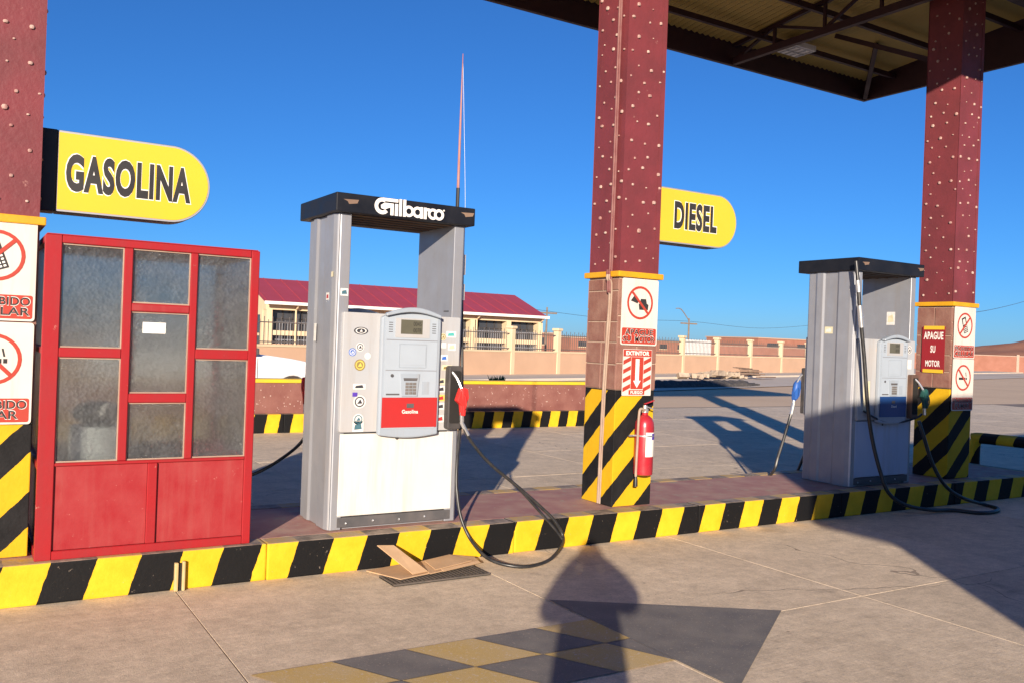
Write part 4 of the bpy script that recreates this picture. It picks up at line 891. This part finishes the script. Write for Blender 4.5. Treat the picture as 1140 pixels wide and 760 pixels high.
for cx in (5.86, 2.85):
    for yy in (18.02, 19.5):
        wl = MB().ring((V3((cx, yy + .09, .32)), V3((1, 0, 0)), V3((0, 0, 1)), V3((0, 1, 0))), 0, 0, .32, .2, -.09, .09, n=22).build('tyre', 'tyre', ct, smooth=True)
        MB().disc((V3((cx, yy + .09, .32)), V3((1, 0, 0)), V3((0, 0, 1)), V3((0, 1, 0))), 0, 0, .199, -.08, .08, 16).build('rim', 'silver', wl)
MB().box(4.94, 5.10, 17.86, 18.0, 1.10, 1.24).build('door_mirror', 'kick', ct, .03)
MB().box(6.3, 6.43, 17.985, 18.3, .74, .86).build('headlight', 'car_glass', ct, .03)
MB().box(4.4, 4.56, 17.975, 17.999, .93, .96).build('door_handle', 'silver', ct, .008)
MB().box(5.10, 5.112, 17.993, 17.9995, .4, 1.04).build('door_seam', 'kick', ct)

# ------------------------------------------------------------------ perimeter fence
pf = thing('perimeter_fence', fence_pt(20), 'peach perimeter wall with cream posts and iron railings across the road', 'fence')
POST = [-24.5, -20.2, -15.9, -11.7, -7.4, -3.2, 2.08, 5.5, 9.6, 13.5, 17.5, 21.8, 26.45, 31.3, 36.1, 41.0, 46.0, 51.0]
dF = V3((33.4, 10.8, 0)).normalized(); nF = V3((dF.y, -dF.x, 0)); aF = math.atan2(dF.y, dF.x)
def fbox(m, s0, s1, o0, o1, z0, z1):
    c = [fence_pt(s, -o) for s, o in ((s0, o0), (s1, o0), (s1, o1), (s0, o1))]
    m.add([p + V3((0, 0, z0)) for p in c] + [p + V3((0, 0, z1)) for p in c], [(0, 3, 2, 1), (4, 5, 6, 7), (0, 1, 5, 4), (1, 2, 6, 5), (2, 3, 7, 6), (3, 0, 4, 7)]); return m
for i, s in enumerate(POST):
    hh = 2.12
    po = fbox(MB(), s - .14, s + .14, -.01, .27, -.04, hh).build('post', 'cream', pf, .02, segs=1)
    fbox(MB(), s - .2, s + .2, -.07, .33, hh + .001, hh + .13).build('post_cap', 'cream', po, .03, segs=1)
    if i < len(POST) - 1:
        e = POST[i + 1]; a, b = s + .142, e - .142
        fbox(MB(), a, b, .02, .24, -.04, 1.07).build('wall_panel', 'peach', pf)
        fbox(MB(), a, b, -.01, .27, 1.071, 1.15).build('panel_coping', 'cream', pf)
        rl = MB(); n = int((b - a) / .17)
        for k in range(n):
            q = a + .08 + k * (b - a - .1) / n; fbox(rl, q - .009, q + .009, .115, .135, 1.151, 2.0 + (.10 if k % 2 else .0))
        fbox(rl, a, b, .10, .15, 1.88, 1.92); fbox(rl, a, b, .10, .15, 1.22, 1.26)
        stuff(rl.build('railing', 'rail_iron', pf))

# ------------------------------------------------------------------ red roofed building
rb = thing('school_building', (23, 50, 0), 'long low cream building with red metal roof and barred windows behind the wall', 'building')
X0, X1, YW = 13.95, 31.9, 48.0
bays = [14.35, 16.85, 19.3, 21.75, 24.2, 26.75, 29.36, 31.75]
MB().box(X0, X1, YW, YW + 8, -.04, .95).build('lower_wall', 'peach', rb)
MB().box(X0, X1, YW + .6, YW + 8.0, .951, 3.1).build('rear_wall', 'cream', rb)
MB().box(X0, X1, YW - .02, YW + .55, 2.78, 3.1).build('lintel', 'cream', rb)
MB().box(X0 + .4, X1 - .1, YW + .02, YW + .5, 1.40, 1.66).build('sill_band', 'cream', rb)
for k, bx_ in enumerate([X0 + .2] + bays[1:]):
    MB().box(bx_ - .16, bx_ + .16, YW - .04, YW + .58, .951, 2.779).build('pier', 'cream', rb)
for k in range(len(bays) - 1):
    a, b = bays[k] + .17, bays[k + 1] - .17
    wd = MB().box(a, b, YW + .55, YW + .59, 1.661, 2.779).build('window', 'dark_glass', rb)
    wf = MB()
    for q in range(1, 4): wf.box(a + (b - a) * q / 4 - .03, a + (b - a) * q / 4 + .03, YW + .50, YW + .549, 1.661, 2.779)
    wf.box(a, b, YW + .50, YW + .5495, 2.28, 2.33); wf.build('window_frame', 'iron', wd)
    lw_ = MB().box(a, b, YW + .55, YW + .59, .951, 1.399).build('lower_window', 'dark_glass', rb)
    br = MB(); n = 14
    for q in range(n): br.box(a + (b - a) * (q + .5) / n - .012, a + (b - a) * (q + .5) / n + .012, YW + .06, YW + .085, 1.661, 2.1)
    br.box(a, b, YW + .055, YW + .09, 2.1, 2.13); stuff(br.build('window_bars', 'edge_metal', wd))
    br = MB()
    for q in range(n): br.box(a + (b - a) * (q + .5) / n - .012, a + (b - a) * (q + .5) / n + .012, YW + .06, YW + .085, .952, 1.398)
    br.box(a, b, YW + .055, YW + .09, 1.16, 1.19); stuff(br.build('window_bars', 'edge_metal', lw_))
RX0, RX1, RE = 13.7, 32.3, 3.16
rf = MB(); e0, e1, yr = YW - .6, YW + 8.6, YW + 4.0
V = [(RX0, e0, RE), (RX1, e0, RE), (RX1, e1, RE), (RX0, e1, RE), (RX0, yr, 4.68), (RX1 - .2 + .0, yr, 4.68)]
V[5] = (31.9, yr, 4.68); V[1] = (31.95, e0, RE); V[2] = (32.8, e1, RE); V[5] = (32.2, yr, 4.70)
roof = rf.add(V, [(0, 1, 5, 4), (2, 3, 4, 5), (1, 2, 5)]).build('roof', 'roof_red', rb)
gut = MB().bar((RX0, e0 - .05, RE - .03), (31.98, e0 - .05, RE - .03), .12, .16); gut.build('gutter', 'print_white', roof)
rs = MB(); n = 18
for k in range(n):
    x = RX0 + .2 + (31.6 - RX0) * k / n; rs.bar((x, e0, RE + .02), (x + .02, yr, 4.70), .03, .03)
rs.build('roof_seams', 'roof_red', roof)
MB().add([(X0 + .01, YW, 3.1), (X0 + .01, YW + 8, 3.1), (X0 + .01, yr, 4.6)], [(0, 1, 2)]).add([(X0 + .15, YW, 3.1), (X0 + .15, YW + 8, 3.1), (X0 + .15, yr, 4.6)], [(0, 2, 1)]).build('gable', 'cream', rb)
for x in (15.6, 27.0, 31.7): MB().tube([(x, YW - .5, RE - .1), (x, YW - .3, RE - .25), (x, YW - .08, RE - .35), (x, YW - .08, .4)], .05, 6).build('downpipe', 'cream', rb)
MB().bar((24.6, 36.6, 1.0), (26.4, 37.2, 2.3), .16, .2)
# side wing wall windows on gable side
for z0, z1 in ((1.5, 2.5), (.9, 1.35)): MB().box(X0 - .03, X0 - .005, YW + 1.0, YW + 4.5, z0, z1).build('window', 'dark_glass', rb)

# ------------------------------------------------------------------ things far beyond the fence
def house(x, y, w_, d_, h_, label, mat='brick_far', nwin=3):
    t = thing('far_house', (x + w_ / 2, y + d_ / 2, 0), label, 'house', 'far houses beyond the fence')
    MB().box(x, x + w_, y, y + d_, -.04, h_).build('wall', mat, t)
    MB().box(x - .15, x + w_ + .15, y - .15, y + d_ + .15, h_ + .001, h_ + .18).build('roof', 'mortar', t)
    for k in range(nwin):
        a = x + w_ * (k + .3) / nwin; wn_ = MB().box(a, a + w_ / nwin * .4, y - .03, y - .004, h_ * .45, h_ * .8).build('window', 'dark_glass', t)
        MB().box(a - .08, a + w_ / nwin * .4 + .08, y - .10, y - .005, h_ * .45 - .12, h_ * .45 - .002).build('sill', 'cream', wn_)
house(112, 104, 22, 12, 3.5, 'reddish brick house with small windows just left of the second pump')
house(106, 128, 22, 10, 2.5, 'long low brick house behind the middle of the fence', 'brick_far', 5)
house(84, 118, 16, 9, 2.4, 'small brick house behind the rubble heap')
house(73, 128, 13, 9, 3.0, 'brick house end seen between building and studded column')
house(92, 150, 13, 9, 2.9, 'pale distant house behind the utility pole', 'cream', 2)
house(56, 108, 18, 9, 2.8, 'faint distant brick house beside the red roofed building')
gt2 = thing('white_gate', (48, 52, 0), 'pale sheet metal gate behind the iron railings', 'gate')
for k in range(4): MB().box(45.8 + k * .75, 46.53 + k * .75, 50, 50.06, -.04, 2.15).build('gate_panel', 'lamp_white', gt2)
def pole(x, y, h_, label, lamp=False):
    t = thing('utility_pole', (x, y, 0), label, 'utility pole', 'utility poles beyond the fence')
    MB().tube([(x, y, -.04), (x, y, h_)], [.09, .06], 8).build('pole', 'wood_pole', t, smooth=True)
    MB().box(x - .9, x + .9, y - .05, y + .05, h_ - .5, h_ - .38).build('crossarm', 'wood_pole', t)
    if lamp: MB().tube([(x, y, h_ - .2), (x - .9, y, h_ + .7), (x - 1.5, y, h_ + .75)], .04, 6, 3).build('lamp_arm', 'wood_pole', t)
    return t
pole(52, 56, 4.0, 'utility pole with lamp arm behind the fence near the studded column', True)
pole(37.6, 56, 4.2, 'utility pole just left of the extinguisher column')
wr = thing('overhead_wire', (60, 60, 4), 'thin overhead power line sagging above the fence', 'wire')
MB().tube([(30, 50, 3.9), (41, 53, 3.5), (52, 56, 3.75), (62, 57, 3.55), (74, 58, 4.6)], .012, 5, 6).build('cable', 'iron', wr)
wr = thing('overhead_wire', (110, 60, 8), 'thin overhead power line right of the last column', 'wire')
MB().tube([(40, 26, 3.6), (56, 33, 4.6), (75, 40, 6.6), (100, 48, 10)], .015, 5, 6).build('cable', 'iron', wr)

# brick wall and mound far right
bw = thing('brick_wall', (110, 60, 0), 'long red brick yard wall at the right edge beyond the road', 'wall')
def rb_pt(s, z, off=0): return V3((84 + .64 * s + .77 * off, 92 - .77 * s + .64 * off, z))
sp = 0
for k in range(12):
    a, b = k * 8.0 + 1.2, k * 8.0 + 8.9
    MB().add([rb_pt(a, -.04), rb_pt(b, -.04), rb_pt(b, -.04, .3), rb_pt(a, -.04, .3), rb_pt(a, 1.95), rb_pt(b, 1.95), rb_pt(b, 1.95, .3), rb_pt(a, 1.95, .3)], [(0, 3, 2, 1), (4, 5, 6, 7), (0, 1, 5, 4), (1, 2, 6, 5), (2, 3, 7, 6), (3, 0, 4, 7)]).build('brick_panel', 'brick_far', bw)
    MB().add([rb_pt(b, -.04, -.05), rb_pt(b + .3, -.04, -.05), rb_pt(b + .3, -.04, .35), rb_pt(b, -.04, .35), rb_pt(b, 2.2, -.05), rb_pt(b + .3, 2.2, -.05), rb_pt(b + .3, 2.2, .35), rb_pt(b, 2.2, .35)], [(0, 3, 2, 1), (4, 5, 6, 7), (0, 1, 5, 4), (1, 2, 6, 5), (2, 3, 7, 6), (3, 0, 4, 7)]).build('post', 'mortar', bw)
    MB().add([rb_pt(a, 1.951, -.04), rb_pt(b, 1.951, -.04), rb_pt(b, 1.951, .34), rb_pt(a, 1.951, .34), rb_pt(a, 2.04, -.04), rb_pt(b, 2.04, -.04), rb_pt(b, 2.04, .34), rb_pt(a, 2.04, .34)], [(0, 3, 2, 1), (4, 5, 6, 7), (0, 1, 5, 4), (1, 2, 6, 5), (2, 3, 7, 6), (3, 0, 4, 7)]).build('coping', 'mortar', bw)
def hill(name, cx, cy, rx, ry, h_, mat, seed, n=48):
    rr = random.Random(seed); V = []; F = []; ph = [rr.uniform(0, 6.28) for _ in range(8)]
    for j in range(n + 1):
        for i in range(n + 1):
            u, v = i / n * 2 - 1, j / n * 2 - 1; d = min(1, math.hypot(u, v))
            b = (math.cos(d * math.pi) + 1) / 2
            z = h_ * b * (1 + .13 * math.sin(5 * u + ph[0]) * math.cos(6 * v + ph[1]) + .06 * math.sin(13 * u + ph[2]) * math.sin(11 * v + ph[3]) + .04 * math.sin(23 * u + ph[4] + 9 * v))
            V.append((cx + u * rx, cy + v * ry, z - .06))
    for j in range(n):
        for i in range(n): k = j * (n + 1) + i; F.append((k, k + 1, k + n + 2, k + n + 1))
    return MB().add(V, F).build(name, mat, None, smooth=True)
struct(hill('earth_mound', 142, 70, 30, 34, 5.0, 'mound', 4))
A = [rb_pt(-20, -.03, -.4), rb_pt(110, -.03, -.4), rb_pt(110, -.03, -26), rb_pt(-20, -.03, -26)]
struct(MB().add([a + V3((0, 0, .02)) for a in A], [(0, 1, 2, 3)]).build('pavement', 'pavement'))

# rubble, planks, tarmac heap, weed
rr = random.Random(12); m = MB(); a0, a1 = V3((20.5, 26.3, 0)), V3((31.0, 28.6, 0)); n = 60; dd = (a1 - a0).normalized(); nn_ = V3((-dd.y, dd.x, 0)); Vb = []
for k in range(n + 1):
    q = a0.lerp(a1, k / n); e = min(1, 6 * min(k / n, 1 - k / n) + .05)
    for (o, z) in ((-.55, -.05), (-.42, .09), (-.2, .20), (.05, .22), (.3, .13), (.55, -.05)): Vb.append(q + nn_ * (o * e + rr.uniform(-.06, .06)) + V3((0, 0, (z if z < 0 else z * e + rr.uniform(-.03, .04)))))
m.add(Vb, [(k * 6 + i, k * 6 + i + 1, k * 6 + i + 7, k * 6 + i + 6) for k in range(n) for i in range(5)])
bm_ = m.build('tarmac_berm', 'tarmac_heap'); tag(bm_, 'long low black ridge of tarmac lying across the dirt', 'heap')
rp = thing('rubble_heap', (35.0, 34.6, 0), 'heap of broken stones and planks in front of the peach wall', 'rubble')
rr = random.Random(8)
for k in range(34):
    q = rr.uniform(-3.0, 2.2); a = rr.uniform(.12, .34); c = V3((34.2 + q, 34.4 + q * .3 + rr.uniform(-.5, .5), a * .5 + rr.uniform(0, .25) * (1 - abs(q) / 3.2)))
    m = MB(); m.box(-a, a, -a * .6, a * .6, -a * .4, a * .4); ma = Matrix.Rotation(rr.uniform(0, 3), 3, 'Z') @ Matrix.Rotation(rr.uniform(-.4, .4), 3, 'X')
    m.v = [tuple(c + ma @ V3(v) * rr.uniform(.8, 1.2)) for v in m.v]; m.build('stone', 'rubble', rp)
for k in range(7):
    q = rr.uniform(0, 1.6); MB().bar((35.2 + q, 34.4 + rr.uniform(-.4, .4), .12 + .08 * k), (37.3 + q, 35.0 + rr.uniform(-.4, .4), .10 + .07 * k), .16, .06).build('plank', 'plank', rp)
def weed(x, y, h_, label, seed):
    rr = random.Random(seed); t = thing('weed', (x, y, 0), label, 'plant', 'weeds beyond the low wall'); m = MB()
    for k in range(60):
        a = rr.uniform(0, 6.28); l = rr.uniform(.4, 1) * h_; o = V3((x + rr.uniform(-.25, .25), y + rr.uniform(-.25, .25), -.03)); d = V3((math.cos(a) * .5, math.sin(a) * .5, 1)).normalized()
        s = d.cross(V3((0, 0, 1))).normalized() * .03; m.add([o - s, o + s, o + d * l * .6 + s, o + d * l, o + d * l * .6 - s], [(0, 1, 2, 3, 4)])
    m.build('leaves', 'leaf', t)
weed(16.4, 27.5, .45, 'small green weed beyond the low wall left of the studded column', 1)

# ------------------------------------------------------------------ unseen building behind the photographer, shaped to cast the shade at the right
sh = thing('shade_caster', (6, -6.5, 0), 'unseen building with overhanging fascia behind the photographer shaped to cast shade', 'building')
pr = V3((math.cos(R(SUN_AZ)), -math.sin(R(SUN_AZ)), 0)); fwd = V3((math.sin(R(SUN_AZ)), math.cos(R(SUN_AZ)), 0))
def at(s, t_): return pr * s + fwd * t_
cw = at(2.57, -1.6); cf = at(2.10, -1.6)
MB().box(cw.x, cw.x + 13, cw.y - 6, cw.y, 0.001, 2.30).build('wall', 'caster_wall', sh)
fas = MB().add([(cf.x, cf.y, 2.28), (cf.x + 14, cf.y, 2.28), (cf.x + 14, cf.y - 7, 2.28), (cf.x, cf.y - 7, 2.28), (cf.x, cf.y, 3.46), (cf.x + 14, cf.y, 3.9), (cf.x + 14, cf.y - 7, 3.9), (cf.x, cf.y - 7, 3.46)], [(0, 3, 2, 1), (4, 5, 6, 7), (0, 1, 5, 4), (1, 2, 6, 5), (2, 3, 7, 6), (3, 0, 4, 7)])
fas.build('fascia', 'maroon_wall', sh)
for k in range(3): 
    wn_ = MB().box(cw.x + 3 + k * 3.2, cw.x + 5.4 + k * 3.2, cw.y + .002, cw.y + .03, .9, 2.0).build('window', 'dark_glass', sh)
    MB().box(cw.x + 2.9 + k * 3.2, cw.x + 5.5 + k * 3.2, cw.y + .002, cw.y + .08, .82, .898).build('sill', 'cream', wn_)
dr = MB().box(cw.x + 1.0, cw.x + 1.95, cw.y + .002, cw.y + .035, .01, 2.05).build('door', 'booth_red', sh)
MB().box(cw.x + 1.8, cw.x + 1.85, cw.y + .036, cw.y + .08, .95, 1.1).build('handle', 'silver', dr)

# ------------------------------------------------------------------ the photographer (only the shadow shows)
pt = at(.05, -.42); base = V3((pt.x, pt.y, 0))
ps = thing('person', base, 'person in a dark jacket holding up a phone to take the picture', 'person')
def L(s, t_, z): q = pr * s + fwd * t_; return (q.x, q.y, z)
J = [(0, 0, .93), (0, .01, 1.12), (0, .01, 1.30), (0, .01, 1.42), (0, .03, 1.50), (0, .05, 1.57), (0, .06, 1.64), (0, .05, 1.69)]
rad = [(.205, .14), (.20, .135), (.20, .135), (.15, .11), (.06, .06), (.085, .095), (.09, .10), (.06, .07)]
E_ = [(0, 1), (1, 2), (2, 3), (3, 4), (4, 5), (5, 6), (6, 7)]
def limb(root, pts, rs):
    p = root
    for q, r_ in zip(pts, rs): J.append(q); rad.append((r_, r_)); E_.append((p, len(J) - 1)); p = len(J) - 1
    return p
ends = []
for s_ in (-1, 1):
    limb(0, [(s_ * .10, 0, .86), (s_ * .105, .02, .50), (s_ * .11, -.02, .10), (s_ * .115, .10, .045)], [.10, .07, .05, .045])
    ends.append(limb(3, [(s_ * .15, .0, 1.44), (s_ * .225 if s_ < 0 else .215, .05, 1.36 if s_ > 0 else 1.33), (-.225 if s_ < 0 else .255, .12, 1.25 if s_ < 0 else 1.36), (s_ * .20, .22, 1.36 if s_ < 0 else 1.42), (s_ * .115, .32, 1.50), (s_ * .085, .345, 1.545)], [.095, .085, .085, .07, .045, .03]))
me = bpy.data.meshes.new('body'); me.from_pydata([L(*j) for j in J], E_, [])
me.materials.append(MATS['cloth'])
bo = bpy.data.objects.new('body', me); COL.objects.link(bo); bo.parent = ps
mod = bo.modifiers.new('skin', 'SKIN'); mod.use_smooth_shade = True
for i, sv in enumerate(me.skin_vertices[0].data): sv.radius = rad[i]; sv.use_root = (i == 0)
su = bo.modifiers.new('sub', 'SUBSURF'); su.levels = 1; su.render_levels = 2
# head details: hair cap, nose, ears
hc = base + V3(L(0, .055, 1.615))
hm = MB(); n1, n2 = 10, 16; Vv = []; Ff = []
for i in range(n1 + 1):
    for k in range(n2):
        a = math.pi * i / n1; b = 2 * math.pi * k / n2; Vv.append(hc + pr * (.078 * math.sin(a) * math.cos(b)) + fwd * (.095 * math.sin(a) * math.sin(b)) + V3((0, 0, .118 * math.cos(a))))
for i in range(n1):
    for k in range(n2): Ff.append((i * n2 + k, i * n2 + (k + 1) % n2, (i + 1) * n2 + (k + 1) % n2, (i + 1) * n2 + k))
hm.add(Vv, Ff); hm.build('head', 'skin', ps, smooth=True)
hr = MB().add([v + (v - hc) * .06 for v in Vv[:n2 * 5]], [f for f in Ff if max(f) < n2 * 5]); hr.build('hair', 'hair', ps, smooth=True)
fc_ = MB(); fc_.tube([hc + fwd * .09 + V3((0, 0, .015)), hc + fwd * .113 + V3((0, 0, -.02))], [.008, .014], 8); fc_.build('nose', 'skin', ps, smooth=True)
for s_ in (-1, 1):
    MB().blob(hc + pr * (.08 * s_) + V3((0, 0, -.01)), .022, 0, (.6, .6, 1.3)).build('ear', 'skin', ps, smooth=True)
    MB().blob(hc + pr * (.03 * s_) + fwd * .088 + V3((0, 0, .005)), .011, 0).build('eye', 'hair', ps, smooth=True)
    # five fingers round the phone's edge
    q0 = base + V3(L(.085 * s_, .345, 1.545))
    for k in range(4):
        z = .035 - .022 * k
        MB().tube([q0 + V3((0, 0, z * .6)), q0 + pr * (.0 * s_) + fwd * .035 + V3((0, 0, z)), q0 - pr * (.022 * s_) + fwd * .050 + V3((0, 0, z)), q0 - pr * (.036 * s_) + fwd * .046 + V3((0, 0, z))], [.010, .009, .008, .007], 8).build('finger', 'skin', ps, smooth=True)
    MB().tube([q0 - fwd * .005 + V3((0, 0, -.01)), q0 - pr * (.02 * s_) + V3((0, 0, .01)), q0 - pr * (.045 * s_) + fwd * .012 + V3((0, 0, .02))], [.012, .010, .008], 8).build('thumb', 'skin', ps, smooth=True)
ph_ = thing('phone', base + V3(L(0, .38, 1.50)), 'dark phone held up in the photographer hands', 'phone')
pc = base + V3(L(0, .375, 1.545))
MB().prism((pc, pr, V3((0, 0, 1)), fwd), rrect(-.078, -.038, .078, .038, .008), 0, .009).build('phone_body', 'black_box', ph_)
